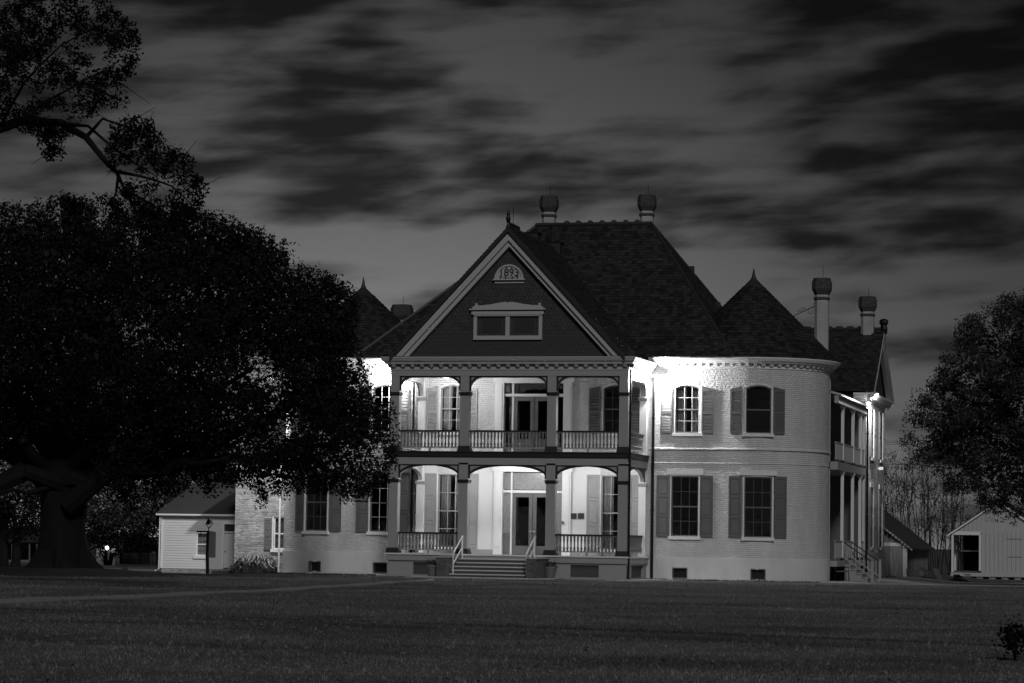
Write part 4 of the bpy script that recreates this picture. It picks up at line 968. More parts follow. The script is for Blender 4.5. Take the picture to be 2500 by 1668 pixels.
floodlight(f2, (.25, -.3, -.9), 2200, (GX, f2[1]+.1, f2[2]), bare=True)
def ceiling_lamp(x, y, z, watts):
    r = MB().lathe([(.16, 0), (.16, -.04), (.11, -.06)], (x, y), 14).build('ceiling_lamp', 'white_metal', house, loc=(0, 0, z))
    MB().lathe([(.10, -.06), (.13, -.12), (.11, -.20), (.05, -.24)], (x, y), 14).build('lamp_globe', 'lamp_soft', r, loc=(0, 0, z), smooth=True)
    point('porch_lamp', (x, y, z-.36), watts, .12)
xm = [(a+b)/2 for a, b in zip(cx, cx[1:])]
ceiling_lamp(xm[0], 2.3, 5.37, 120); ceiling_lamp(xm[2], 2.3, 5.37, 120); ceiling_lamp(xm[1], 2.3, 5.37, 190)
ceiling_lamp(xm[0]+.1, 2.4, 9.26, 230)

# ------------------------------------------------------------------ outbuildings on the left
def G3(p): return (p[0], p[1], ground(p[0], p[1]))
# unpainted brick wing
bw_y = 9.6; bx0, bx1 = float(onY(571, 1390, bw_y)[0]), -11.6; bz = ground(bx0, bw_y)
bwing = thing('brick_wing', (bx0+1, bw_y, bz), 'weathered bare brick wing with pale shuttered window between cottage and white mansion', 'building')
fb = lambda u, v, d=0.: (u, bw_y+d, v)
wx0, wx1 = float(onY(668, 1300, bw_y)[0]), float(onY(702, 1300, bw_y)[0]); wz0, wz1 = float(onY(680, 1341, bw_y)[2]), float(onY(680, 1263, bw_y)[2])
wall('wall', 'raw_brick', fb, bx0, bx1, -.9, 5.6, [(wx0, wx1, wz0, wz1)], parent=bwing)
mb = MB(); mb.face(((bx0, bw_y+5, -.9), (bx0, bw_y, -.9), (bx0, bw_y, 5.6), (bx0, bw_y+5, 5.6))); mb.face(((bx0, bw_y+5, -.9), (bx1, bw_y+5, -.9), (bx1, bw_y+5, 5.6), (bx0, bw_y+5, 5.6))); mb.build('wall', 'raw_brick', bwing)
MB().hexa([(bx0-.3, bw_y-.35, 5.55), (bx1, bw_y-.35, 5.55), (bx1, bw_y+5.3, 5.55), (bx0-.3, bw_y+5.3, 5.55)], [(bx0+1.2, bw_y+2.4, 7.2), (bx1, bw_y+2.4, 7.2), (bx1, bw_y+2.6, 7.2), (bx0+1.2, bw_y+2.6, 7.2)]).build('roof', 'shed_roof', bwing)
g = lambda u, v, d=0.: ((wx0+wx1)/2+u, bw_y+d, v)
sash_window(g, (wx1-wx0)/2, wz0, wz1, 0, 3, 4, curtain=True, m='white_trim', parent=bwing)
MB().box(wx0-.02, wx1+.02, bw_y+.34, bw_y+.36, wz0, wz1).build('window_blind', 'plaster', bwing)
sx_ = float(onY(646, 1300, bw_y)[0]); shutter(lambda u, v, d=0.: (sx_+u, bw_y+d, v), float(onY(663, 1300, bw_y)[0])-sx_, wz0-.03, wz1-.05, 'louvre', parent=bwing)
# white clapboard cottage
cy = 13.5; kx0, kx1 = float(onY(394, 1380, cy)[0]), float(onY(575, 1380, cy)[0]); kz0, kz1 = float(onY(450, 1388, cy)[2]), float(onY(450, 1258, cy)[2]); kg = ground(kx0+1, cy)
cot = thing('clapboard_cottage', ((kx0+kx1)/2, cy, kg), 'small white clapboard cottage with dark shutter and panelled door behind bell post', 'cottage')
pxc = lambda px, py=1330: float(onY(px, py, cy)[0]); pzc = lambda py, px=500: float(onY(px, py, cy)[2])
wnd = (pxc(479), pxc(506), pzc(1357), pzc(1300)); dr_ = (pxc(547), pxc(573), pzc(1387, 555), pzc(1280, 555))
nb = 21; step = (kz1-kz0)/nb
for k in range(nb):
    z0, z1 = kz0+k*step, kz0+(k+1)*step+.012; segs = [(kx0, kx1)]
    for h in (wnd, dr_):
        if z1 > h[2] and z0 < h[3]: segs = [s for a, b in segs for s in ((a, min(b, h[0])), (max(a, h[1]), b)) if s[1]-s[0] > .03]
    for a, b in segs: MB().hexa([(a, cy-.035, z0), (b, cy-.035, z0), (b, cy, z0), (a, cy, z0)], [(a, cy-.012, z1), (b, cy-.012, z1), (b, cy, z1), (a, cy, z1)]).build('clapboard', 'clapboard', cot)
mb = MB(); mb.box(kx0, kx1, cy+.35, cy+5, kz0, kz1); mb.box(kx0, kx0+.03, cy, cy+.4, kz0, kz1); mb.build('wall', 'clapboard', cot)
MB().box(kx0+.02, kx1, cy-.02, cy+5, -.9, kz0).build('foundation', 'raw_brick', cot)
MB().box(kx0-.05, kx0+.07, cy-.05, cy+.05, kz0, kz1).build('corner_board', 'white_trim', cot)
MB().tube([(kx0-.10, cy-.1, kz1), (kx0-.10, cy-.1, kz0-.05), (kx0-.28, cy-.2, kz0-.14)], .035, 6).build('downpipe', 'white_metal', cot)
MB().box(kx0-.25, kx1, cy-.32, cy-.22, kz1-.02, kz1+.09).build('gutter', 'white_metal', cot); MB().box(kx0-.2, kx1, cy-.22, cy, kz1-.03, kz1+.0).build('soffit', 'white_trim', cot)
mb = MB(); mb.hexa([(kx0-.28, cy-.34, kz1+.08), (kx1, cy-.34, kz1+.08), (kx1, cy+5.3, kz1+.08), (kx0-.28, cy+5.3, kz1+.08)], [(kx0+.95, cy+2.3, kz1+1.75), (kx1, cy+2.3, kz1+1.75), (kx1, cy+2.6, kz1+1.75), (kx0+.95, cy+2.6, kz1+1.75)]); mb.build('roof', 'shed_roof', cot)
sash_window(lambda u, v, d=0.: ((wnd[0]+wnd[1])/2+u, cy+d, v), (wnd[1]-wnd[0])/2, wnd[2], wnd[3], 0, 3, 4, m='white_trim', parent=cot)
MB().box(wnd[0], wnd[1], cy+.2, cy+.22, wnd[2], wnd[2]+(wnd[3]-wnd[2])*.55).build('window_blind', 'plaster', cot)
shutter(lambda u, v, d=0.: (pxc(512)+u, cy+d-.02, v), pxc(527.5)-pxc(512), wnd[2]-.05, wnd[3]+.02, 'panel', m='door_paint', parent=cot)
zt_ = pzc(1299, 555)
mb = MB(); mb.box(dr_[0]-.09, dr_[0], cy-.05, cy+.1, dr_[2], dr_[3]+.08); mb.box(dr_[0], dr_[1], cy-.05, cy+.1, dr_[3], dr_[3]+.08); mb.box(dr_[0], dr_[1], cy-.04, cy+.1, zt_-.04, zt_+.03); mb.build('door_casing', 'white_trim', cot)
MB().box(dr_[0], dr_[1], cy+.05, cy+.06, zt_+.03, dr_[3]).build('transom_pane', 'far_dark', cot)
dd = MB().box(dr_[0], dr_[1], cy+.03, cy+.08, dr_[2], zt_-.04).build('door', 'clapboard', cot); wd = dr_[1]-dr_[0]; hd = zt_-dr_[2]
for a in (.1, .56):
    for b0, b1 in ((.08, .44), (.50, .93)): MB().frust(dr_[0]+wd*a, dr_[0]+wd*(a+.32), cy+.015, cy+.03, dr_[2]+hd*b0, dr_[2]+hd*b1, -.004, 0).build('door_panel', 'clapboard', dd)
MB().lathe([(.03, -.03), (.035, 0), (.03, .03)], (dr_[0]+.07, cy-.0), 8).build('door_knob', 'iron', dd, loc=(0, 0, dr_[2]+hd*.45))
MB().box(dr_[0]-.35, dr_[1], cy-.75, cy-.05, kg-.3, kg+.2).build('doorstep', 'step_riser', cot)
# bell on a post
bp = onZ(508, 1402, -.14); bD = float((np.array(bp)-CAM)@Fv); bpost = thing('bell_post', (bp[0], bp[1], ground(bp[0], bp[1])), 'dark iron bell in a yoke on top of a slim wooden post', 'bell post')
P = lambda u, v: Vector(at(u, v, bD))
mb = MB(); mb.tube([Vector((bp[0], bp[1], -.6)), P(506, 1350), P(508.5, 1296)], [.085, .08, .075], 8); mb.build('post', 'tarp_scrap', bpost)
mb = MB(); mb.tube([P(508.5, 1297), P(510, 1289), P(505.5, 1284), P(505, 1279)], .022, 6); mb.tube([P(510, 1289), P(515.5, 1285), P(516.5, 1279)], .022, 6); mb.build('yoke', 'iron', bpost)
c_ = P(511, 1281); MB().lathe([(.20, -.0), (.165, .05), (.135, .13), (.115, .20), (.07, .26), (.035, .28), (.04, .33), (.02, .36)], (c_.x, c_.y), 14).build('bell', 'iron', bpost, loc=(0, 0, c_.z), smooth=True)
mb = MB(); mb.tube([P(489, 1297), P(525, 1299)], .018, 6); mb.tube([P(489, 1297), P(491, 1303), P(489, 1311), P(494, 1313)], .014, 5); mb.tube([P(499, 1320), P(505, 1327)], .014, 5); mb.build('crossarm', 'iron', bpost)
# pale pole at the corner of the brick wing
pp = onY(680, 1396, 7.0); pole = thing('lamp_pole', (pp[0], pp[1], ground(pp[0], pp[1])), 'tall pale metal pole standing in front of the brick wing window', 'pole')
MB().tube([(pp[0], pp[1], -.5), (pp[0], pp[1], float(onY(680, 1165, 7.0)[2]))], [.055, .045], 8).build('shaft', 'white_metal', pole); MB().lathe([(.10, 0), (.10, .06), (.06, .08)], (pp[0], pp[1]), 10).build('foot_plate', 'galvanised', pole, loc=(0, 0, ground(pp[0], pp[1])-.02))
MB().lathe([(.05, 0), (.09, .05), (.05, .1)], (pp[0], pp[1]), 8).build('cap', 'white_metal', pole, loc=(0, 0, float(onY(680, 1165, 7.0)[2])))

# ------------------------------------------------------------------ foliage helpers
def leaf_mesh(name, C, size, m, up=.3, aspect=.55):
    n = len(C); d = rng.normal(size=(n, 3)); d[:, 2] = d[:, 2]*.8+up; d /= np.linalg.norm(d, axis=1)[:, None]
    w = rng.normal(size=(n, 3)); w -= (w*d).sum(1)[:, None]*d; w /= np.linalg.norm(w, axis=1)[:, None]
    s = size*rng.uniform(.6, 1.3, n)[:, None]; V = np.empty((n, 4, 3)); nn = np.cross(d, w)*.12*s
    V[:, 0] = C-d*s*.5; V[:, 1] = C+w*s*aspect*.5+nn; V[:, 2] = C+d*s*.5; V[:, 3] = C-w*s*aspect*.5+nn
    me = bpy.data.meshes.new(name); me.vertices.add(n*4); me.vertices.foreach_set('co', V.ravel()); me.loops.add(n*4); me.loops.foreach_set('vertex_index', np.arange(n*4))
    me.polygons.add(n); me.polygons.foreach_set('loop_start', np.arange(0, n*4, 4)); me.update(calc_edges=True); me.validate(); me.materials.append(MAT[m]); return me
def inpoly(u, v, poly):
    c = False; j = len(poly)-1
    for i in range(len(poly)):
        if (poly[i][1] > v) != (poly[j][1] > v) and u < (poly[j][0]-poly[i][0])*(v-poly[i][1])/(poly[j][1]-poly[i][1])+poly[i][0]: c = not c
        j = i
    return c
def edge_dist(u, v, poly):
    b = 1e9
    for i in range(len(poly)):
        a, c = poly[i], poly[(i+1) % len(poly)]; dx, dy = c[0]-a[0], c[1]-a[1]; t = max(0, min(1, ((u-a[0])*dx+(v-a[1])*dy)/(dx*dx+dy*dy+1e-9)))
        b = min(b, math.hypot(u-a[0]-t*dx, v-a[1]-t*dy))
    return b
def crown(poly, D, n, tmax, kdep, holes=()):
    """clump centres filling a round-backed crown whose outline from here is poly, at distance D"""
    out = []; u0, u1 = min(p[0] for p in poly), max(p[0] for p in poly); v0, v1 = min(p[1] for p in poly), max(p[1] for p in poly)
    while len(out) < n:
        u, v = random.uniform(u0, u1), random.uniform(v0, v1)
        if not inpoly(u, v, poly): continue
        if any(((u-h[0])/h[2])**2+((v-h[1])/h[3])**2 < 1 and random.random() < h[4] for h in holes): continue
        e = edge_dist(u, v, poly)/(FPX/D); th = min(tmax, kdep*math.sqrt(e+.05)); d = random.uniform(-th, th)
        out.append(at(u, v, D+d))
    return np.array(out)
def clumps(C, r, per, squash=.75):
    k = np.repeat(C, per, axis=0); o = np.clip(rng.normal(size=k.shape), -1.5, 1.5)*np.repeat(rng.uniform(.6, 1.2, len(C))*r, per)[:, None]*np.array([1, 1, squash]); return k+o*.6
def limb(mb, pts, r0, r1, n=7, wob=.12):
    P = [Vector(p) for p in pts]; Q = [P[0]]
    for a, b in zip(P, P[1:]):
        k = max(2, int((b-a).length/.8))
        for i in range(1, k+1): Q.append(a+(b-a)*(i/k)+(Vector((random.uniform(-wob, wob) for _ in range(3))) if i < k else Vector()))
    mb.tube(Q, [r0+(r1-r0)*(i/(len(Q)-1))**.8 for i in range(len(Q))], n)

# ------------------------------------------------------------------ the live oak
OD = 109.0; ob = at(150, 1412, OD); oz = ground(ob[0], ob[1])
oak = thing('live_oak', (ob[0], ob[1], oz), 'huge spreading live oak with flared trunk standing on the lawn before the mansion', 'tree')
tp = []; 
for z, du, r in ((-.5, 0, 2.0), (-.05, 0, 1.6), (.18, 0, 1.32), (.5, 0, 1.12), (1.0, 1, .98), (1.8, 2, .90), (2.8, 6, .98), (3.8, 10, 1.15), (4.6, 12, 1.1)):
    q = at(150+du, 1408-(z)*60.5, OD); tp.append((q, r, z))
mb = MB(); n = 28; rings = []
for q, r, z in tp:
    fl = max(0, 1-z/1.4)
    rings.append([(q[0]+r*(1+.30*fl*math.sin(5*a+.7)+.14*fl*math.sin(9*a)+.05*math.sin(4*a+z))*math.cos(a), q[1]+r*(1+.30*fl*math.sin(5*a+.7)+.14*fl*math.sin(9*a)+.05*math.sin(4*a+z))*math.sin(a), z+oz) for a in [2*math.pi*k/n for k in range(n)]])
for A, B in zip(rings, rings[1:]):
    for k in range(n): j = (k+1) % n; mb.face((A[k], A[j], B[j], B[k]))
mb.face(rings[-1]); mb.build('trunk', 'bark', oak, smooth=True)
oak_poly = [(-420, 640), (-250, 545), (-60, 515), (0, 512), (60, 520), (130, 500), (190, 488), (240, 520), (330, 530), (440, 522), (520, 540), (600, 565), (660, 590), (695, 615), (705, 660), (770, 668), (830, 705), (870, 735), (862, 800), (855, 850), (888, 900), (905, 945), (915, 1000), (940, 1060), (958, 1105), (945, 1150), (905, 1185), (860, 1205), (800, 1178), (720, 1195), (655, 1185), (632, 1238), (600, 1190), (540, 1196), (470, 1208), (400, 1195), (340, 1215), (270, 1222), (230, 1150), (180, 1090), (110, 1080), (40, 1095), (-60, 1150), (-260, 1200), (-420, 1150)]
def ragged(P, amp, step=34):
    out = []
    for a, b in zip(P, P[1:]+P[:1]):
        k = max(1, int(math.hypot(b[0]-a[0], b[1]-a[1])/step))
        for i in range(k): t = i/k; out.append((a[0]+(b[0]-a[0])*t+random.uniform(-amp, amp), a[1]+(b[1]-a[1])*t+random.uniform(-amp, amp)))
    return out
oak_poly_r = ragged(oak_poly, 15)
oak_holes = [(345, 800, 22, 22, .9), (500, 715, 25, 14, .85), (350, 850, 18, 16, .85), (640, 920, 80, 40, .45), (600, 1100, 70, 40, .5), (700, 1060, 40, 30, .5), (330, 1140, 60, 50, .45), (500, 1150, 80, 40, .4), (890, 1110, 60, 60, .35), (420, 1100, 60, 40, .4), (860, 970, 40, 50, .35)]
C1 = crown(oak_poly_r, OD, 2500, 8.5, 3.4, oak_holes)
shrink = lambda P, k, c: [(c[0]+(u-c[0])*k, c[1]+(v-c[1])*k) for u, v in P]
C1i = crown(shrink(oak_poly, .90, (330, 860)), OD, 900, 5.5, 2.6, [(h[0], h[1], h[2]*1.25, h[3]*1.25, min(1, h[4]*1.4)) for h in oak_holes])
limbs = MB(); fork = Vector(at(160, 1150, OD))
for (u, v, dd) in ((0, 1010, -3), (-250, 1000, 2), (90, 860, -4), (250, 760, 3), (330, 900, -5), (450, 850, 4), (520, 980, -3), (620, 900, 1), (700, 1010, -2), (800, 960, 2), (860, 1080, 0), (430, 1080, 4), (150, 700, 1), (-120, 760, 4), (560, 1120, -4)):
    e = Vector(at(u, v, OD+dd)); m_ = fork.lerp(e, .5)+Vector((0, 0, -.4+random.uniform(-.5, .5)))
    limb(limbs, [fork+Vector((random.uniform(-.6, .6), random.uniform(-.6, .6), -.5)), m_, e], random.uniform(.34, .55), .05, 7, .22)
    for _ in range(4):
        t = random.uniform(.35, .95); s = m_.lerp(e, t); q = Vector(C1[np.argmin(((C1-np.array(e+Vector((random.uniform(-2, 2), random.uniform(-2, 2), random.uniform(-1, 2)))))**2).sum(1))]); limb(limbs, [s, q], .07, .015, 5, .12)
for u0, v0, u1, v1, dd in ((155, 1240, 20, 1080, -1), (165, 1240, 265, 1060, 1.5), (160, 1230, 165, 1000, 0), (165, 1235, 330, 1090, -2), (150, 1180, 60, 1150, -1.5), (60, 1150, -60, 1215, -2)): limb(limbs, [at(u0, v0, OD+dd/2), at(u1, v1, OD+dd)], .42, .3, 8, .05)
limb(limbs, [at(120, 1190, OD-1), at(70, 1205, OD-2), at(30, 1195, OD-2.5), at(-20, 1210, OD-3)], .12, .05, 6, .03)
limbs.build('limbs', 'bark', oak, smooth=True)
EDGE = []                                             # fine upright sprigs along the outline
for (a, b) in zip(oak_poly[2:31], oak_poly[3:32]):
    ln = math.hypot(b[0]-a[0], b[1]-a[1])
    for k in range(int(ln/7)):
        t = random.random(); EDGE.append(at(a[0]+(b[0]-a[0])*t+random.uniform(-14, 6), a[1]+(b[1]-a[1])*t+random.uniform(-12, 14), OD+random.uniform(-2.5, 2.5)))
pts = np.concatenate([clumps(C1, .62, 92), clumps(np.array(EDGE), .15, 30, 2.2)])
pts = pts[pts[:, 2] > 2.2]; big = clumps(C1i, .8, 34); big = big[big[:, 2] > 3.0]
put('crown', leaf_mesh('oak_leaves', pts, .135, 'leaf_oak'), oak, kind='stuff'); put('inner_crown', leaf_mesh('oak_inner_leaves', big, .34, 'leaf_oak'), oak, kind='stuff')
# root mound litter under the oak
mb = MB(); n = 30; A = [(ob[0]+5.2*math.cos(2*math.pi*k/n)*(1+.12*math.sin(3*k)), ob[1]+4.2*math.sin(2*math.pi*k/n)*(1+.1*math.sin(5*k))) for k in range(n)]
for k in range(n):
    p, q = A[k], A[(k+1) % n]; i0, i1 = [(ob[0]+.45*(w[0]-ob[0]), ob[1]+.45*(w[1]-ob[1])) for w in (p, q)]
    mb.face(((*i0, oz+.26), (*p, gh(*p)-.03), (*q, gh(*q)-.03), (*i1, oz+.26))); mb.face(((*i0, oz+.26), (*i1, oz+.26), (ob[0], ob[1], oz+.3)))
mb.build('root_mound', 'earth', kind='structure', smooth=True)
# wooden marker by the oak
mk = onZ(304, 1408, -.08); mz = ground(mk[0], mk[1]); marker = thing('marker_block', (mk[0], mk[1], mz), 'short grey wedge shaped marker beside the oak roots', 'marker')
s = 1/62.; MB().hexa([(mk[0]-8*s, mk[1]-.15, mz-.1), (mk[0]+8*s, mk[1]-.15, mz-.1), (mk[0]+8*s, mk[1]+.15, mz-.1), (mk[0]-8*s, mk[1]+.15, mz-.1)], [(mk[0]-3*s, mk[1]-.10, mz+.36), (mk[0]+5*s, mk[1]-.10, mz+.36), (mk[0]+5*s, mk[1]+.10, mz+.36), (mk[0]-3*s, mk[1]+.10, mz+.36)]).build('block', 'wood_scrap', marker)
# ------------------------------------------------------------------ nearer tree reaching in at the upper left
ND = 74.0; nb_ = at(-520, 1480, ND); near = thing('reaching_tree', (nb_[0], nb_[1], ground(nb_[0], nb_[1])), 'nearer dark tree whose long drooping bough hangs above the live oak', 'tree')
polyA = [(-60, -60), (250, -20), (285, 40), (335, 90), (347, 150), (318, 185), (290, 215), (318, 248), (285, 285), (215, 282), (165, 300), (60, 300), (-60, 310)]
polyB = [(285, 300), (350, 275), (390, 320), (395, 365), (455, 370), (470, 420), (490, 455), (480, 520), (430, 560), (375, 540), (325, 500), (300, 470), (275, 420), (255, 350)]
polyC = [(60, 300), (165, 300), (172, 340), (150, 365), (120, 388), (105, 350)]; polyD = [(240, 480), (270, 475), (300, 500), (290, 530), (250, 515)]; polyE = [(125, 490), (160, 482), (215, 490), (210, 525), (130, 530)]
Cn = np.concatenate([crown(polyA, ND, 250, 3.2, 2.2, [(170, 285, 60, 30, .6), (60, 210, 50, 30, .4), (240, 160, 40, 25, .4)]), crown(polyB, ND, 105, 2.0, 1.6, [(330, 420, 40, 35, .6), (300, 400, 40, 50, .5), (400, 470, 40, 40, .35)]), crown(polyC, ND, 22, 1, 1), crown(polyD, ND, 8, .6, .8), crown(polyE, ND+20, 14, .6, .8)])
mb = MB(); PN = lambda u, v, d=0: at(u, v, ND+d)
limb(mb, [at(-520, 1560, ND), at(-500, 1200, ND), at(-470, 800, ND), at(-430, 480, ND)], .62, .36, 12, .04)
limb(mb, [at(-440, 560, ND), PN(-200, 400), PN(0, 312), PN(60, 292), PN(150, 300), PN(210, 335), PN(250, 385), PN(285, 420), PN(305, 465), PN(345, 535)], .24, .025, 7, .02)
for P in ([(150, 300), (215, 308), (290, 372), (330, 400), (380, 430)], [(285, 420), (340, 430), (420, 455), (470, 500)], [(290, 430), (283, 470), (278, 500)], [(210, 335), (250, 290), (310, 310), (360, 330)], [(60, 292), (110, 250), (200, 200), (290, 150)], [(0, 312), (60, 200), (150, 110), (250, 60)], [(110, 296), (150, 340), (130, 370)], [(-60, 330), (30, 150), (60, 40)], [(305, 465), (370, 500), (430, 530)], [(200, 200), (260, 230), (310, 250)]):
    limb(mb, [PN(u, v, random.uniform(-.4, .4)) for u, v in P], .06, .014, 5, .03)
for _ in range(160):
    c_ = Cn[random.randrange(len(Cn))]; e = c_+np.array([random.uniform(-.7, .7), random.uniform(-.7, .7), random.uniform(-.6, .6)]); limb(mb, [c_, e], .016, .006, 3, .04)
mb.build('limbs', 'bark', near, smooth=True)
# unseen rest of that tree's crown, out of frame to the left
Cx = crown([(-900, -300), (-40, -150), (-60, 300), (-300, 520), (-900, 480)], ND, 220, 5, 2.5)
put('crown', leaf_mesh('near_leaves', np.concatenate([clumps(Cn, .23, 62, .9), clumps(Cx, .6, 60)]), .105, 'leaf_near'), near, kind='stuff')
# ------------------------------------------------------------------ tree on the right
RD = 130.0; rb = at(2640, 1412, RD); rt = thing('right_tree', (rb[0], rb[1], ground(rb[0], rb[1])), 'big leafy tree overhanging the pale board barn, flank lit by the floodlight', 'tree')
rp = [(2760, 690), (2500, 712), (2470, 722), (2440, 735), (2400, 735), (2392, 765), (2350, 785), (2335, 830), (2345, 850), (2300, 872), (2310, 905), (2262, 918), (2250, 955), (2215, 1035), (2222, 1070), (2232, 1105), (2220, 1118), (2270, 1165), (2320, 1195), (2380, 1205), (2430, 1250), (2470, 1240), (2520, 1260), (2760, 1250)]
Cr = crown(ragged(rp, 17, 40), RD, 780, 5, 2.6, [(2330, 980, 60, 40, .3), (2260, 1050, 30, 30, .2)])
Cr2 = crown([(2420, 1225), (2485, 1235), (2480, 1262), (2478, 1285), (2468, 1270), (2445, 1262), (2425, 1250)], RD, 26, .8, 1)
Cri = crown([(2400+(u-2400)*.86+30, 990+(v-990)*.86) for u, v in rp], RD, 330, 3.5, 2.0)
mb = MB(); rbV = Vector(rb); limb(mb, [rbV-Vector((0, 0, .5)), at(2645, 1200, RD), at(2630, 1000, RD)], .55, .35, 10, .05)
for u, v in ((2300, 940), (2260, 1040), (2420, 800), (2330, 1100), (2480, 900), (2400, 1150), (2240, 1100), (2700, 800)):
    e = Vector(at(u, v, RD+random.uniform(-3, 3))); s = Vector(at(2636, random.uniform(1020, 1180), RD)); limb(mb, [s, s.lerp(e, .5)+Vector((0, 0, .4)), e], .18, .03, 6, .15)
mb.build('limbs', 'bark', rt, smooth=True)
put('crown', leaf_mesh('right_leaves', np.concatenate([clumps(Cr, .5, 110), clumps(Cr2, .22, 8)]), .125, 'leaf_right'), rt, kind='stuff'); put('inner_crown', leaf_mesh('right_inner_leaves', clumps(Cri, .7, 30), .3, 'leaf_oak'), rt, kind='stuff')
# bare thicket behind the shed
tD = 185.0; tb = at(2270, 1405, tD); th = thing('bare_thicket', (tb[0], tb[1], ground(tb[0], tb[1])), 'bare twiggy upright tree rising behind the dark shed roof', 'tree')
mb = MB()
for k in range(44):
    u = random.uniform(2180, 2330); base = Vector(at(u, 1400, tD+random.uniform(-2, 2))); base.z = -.4
    u2 = 2250+(u-2250)*1.25+random.uniform(-25, 25); top = Vector(at(u2, random.uniform(1085, 1190), tD+random.uniform(-3, 3))); mid = base.lerp(top, .45)+Vector((random.uniform(-.3, .3), 0, 0))
    limb(mb, [base, mid, top], .045, .010, 4, .08)
    for _ in range(9):
        s = mid.lerp(top, random.uniform(-.3, .9)); limb(mb, [s, s+Vector((random.uniform(-.9, .9), random.uniform(-.7, .7), random.uniform(.5, 1.9)))], .022, .007, 3, .05)
mb.build('twigs', 'twig', th)
Ct = crown([(2150, 1120), (2200, 1080), (2260, 1075), (2330, 1110), (2440, 1190), (2440, 1300), (2330, 1330), (2250, 1290), (2150, 1250)], tD+6, 130, 3, 2.2)
put('leaves', leaf_mesh('thicket_leaves', clumps(Ct, .55, 50), .13, 'leaf_oak'), th, kind='stuff')

# ------------------------------------------------------------------ background trees on the left
def far_tree(name, label, poly, D, n, trunk, m='leaf_far', per=55, r=.8, size=.22, tr=.3, tmax=5):
    b = at(trunk, 1375, D); z = ground(b[0], b[1]); t = thing(name, (b[0], b[1], z), label, 'tree', None)
    C = crown(poly, D, n, tmax, 2.5); mb = MB(); cu_ = sum(p[0] for p in poly)/len(poly); cv = sum(p[1] for p in poly)/len(poly)
    hub = Vector(at(trunk, max(p[1] for p in poly)-15, D)); limb(mb, [(b[0], b[1], z-.3), hub], tr, tr*.7, 9, .05)
    for _ in range(8): limb(mb, [hub-Vector((0, 0, .3)), Vector(C[random.randrange(n)])], tr*.45, .03, 5, .15)
    mb.build('trunk', 'bark', t, smooth=True); put('crown', leaf_mesh(name+'_leaves', clumps(C, r, per), size, m), t, kind='stuff'); return t
far_tree('lamplit_tree', 'pale lamp lit tree glimpsed left of the live oak trunk', [(-120, 1080), (90, 1090), (95, 1200), (40, 1250), (-120, 1260)], 150, 150, 10, tr=.3)
far_tree('evergreen_tree', 'grey leafy tree behind the clapboard cottage roof', [(150, 1090), (420, 1080), (560, 1090), (640, 1180), (560, 1215), (430, 1225), (400, 1260), (330, 1290), (240, 1275), (150, 1250)], 172, 420, 400, tr=.4)
far_tree('hedge_tree', 'dark round evergreen behind the lamp lit bush', [(215, 1260), (270, 1245), (350, 1250), (400, 1275), (395, 1350), (330, 1335), (240, 1345), (210, 1310)], 200, 170, 385, m='leaf_oak', tr=.2)
# slim tree trunk standing before the porch building
sD = 150.; sb_ = at(38, 1386, sD); st = thing('slim_tree', (sb_[0], sb_[1], ground(sb_[0], sb_[1])), 'slim dark tree trunk in front of the far porch', 'tree')
mb = MB(); limb(mb, [at(38, 1392, sD), at(38, 1383, sD), at(39, 1370, sD)], .42, .25, 10, .01); limb(mb, [at(39, 1372, sD), at(40, 1330, sD), at(44, 1290, sD)], .25, .24, 10, .01)
limb(mb, [at(44, 1295, sD), at(10, 1240, sD), at(-20, 1200, sD)], .15, .05, 6, .1); limb(mb, [at(44, 1295, sD), at(75, 1250, sD), at(85, 1200, sD)], .15, .05, 6, .1); mb.build('trunk', 'bark', st, smooth=True)
put('crown', leaf_mesh('slim_leaves', clumps(crown([(-60, 1190), (120, 1190), (110, 1290), (60, 1310), (0, 1310), (-60, 1290)], sD, 110, 3, 2), .7, 50), .2, 'leaf_oak'), st, kind='stuff')
# far porch building
hD = 205.; P = lambda u, v, d=0.: Vector(at(u, v, hD+d)); fl = P(-120, 1374); fh = thing('far_porch_house', (fl.x+3, fl.y, ground(fl.x, fl.y)), 'dim low house with a white posted porch beyond the slim tree', 'house')
def pbox(u0, u1, v0, v1, d0, d1): return MB().hexa([P(u0, v1, d0), P(u1, v1, d0), P(u1, v1, d1), P(u0, v1, d1)], [P(u0, v0, d0), P(u1, v0, d0), P(u1, v0, d1), P(u0, v0, d1)])
pbox(-130, 112, 1322, 1385, 2.2, 7).build('wall', 'far_wall', fh); pbox(-130, 115, 1367, 1388, 0, 2.2).build('porch_floor', 'far_trim', fh); pbox(-132, 116, 1320, 1324.5, -.1, .2).build('porch_beam', 'pale_wall', fh)
MB().hexa([P(-136, 1321, -.5), P(120, 1321, -.5), P(120, 1321, 7.5), P(-136, 1321, 7.5)], [P(-120, 1288, 3), P(100, 1288, 3), P(100, 1288, 4), P(-120, 1288, 4)]).build('roof', 'shed_roof', fh)
for u in (-70, -30, 9, 29, 72, 90): pbox(u-1.6, u+1.6, 1324, 1368, -.1, .15).build('porch_post', 'far_trim', fh)
for u in (20, 60, 81): pbox(u-6, u+6, 1330, 1362, 2.1, 2.19).build('window', 'far_dark', fh)
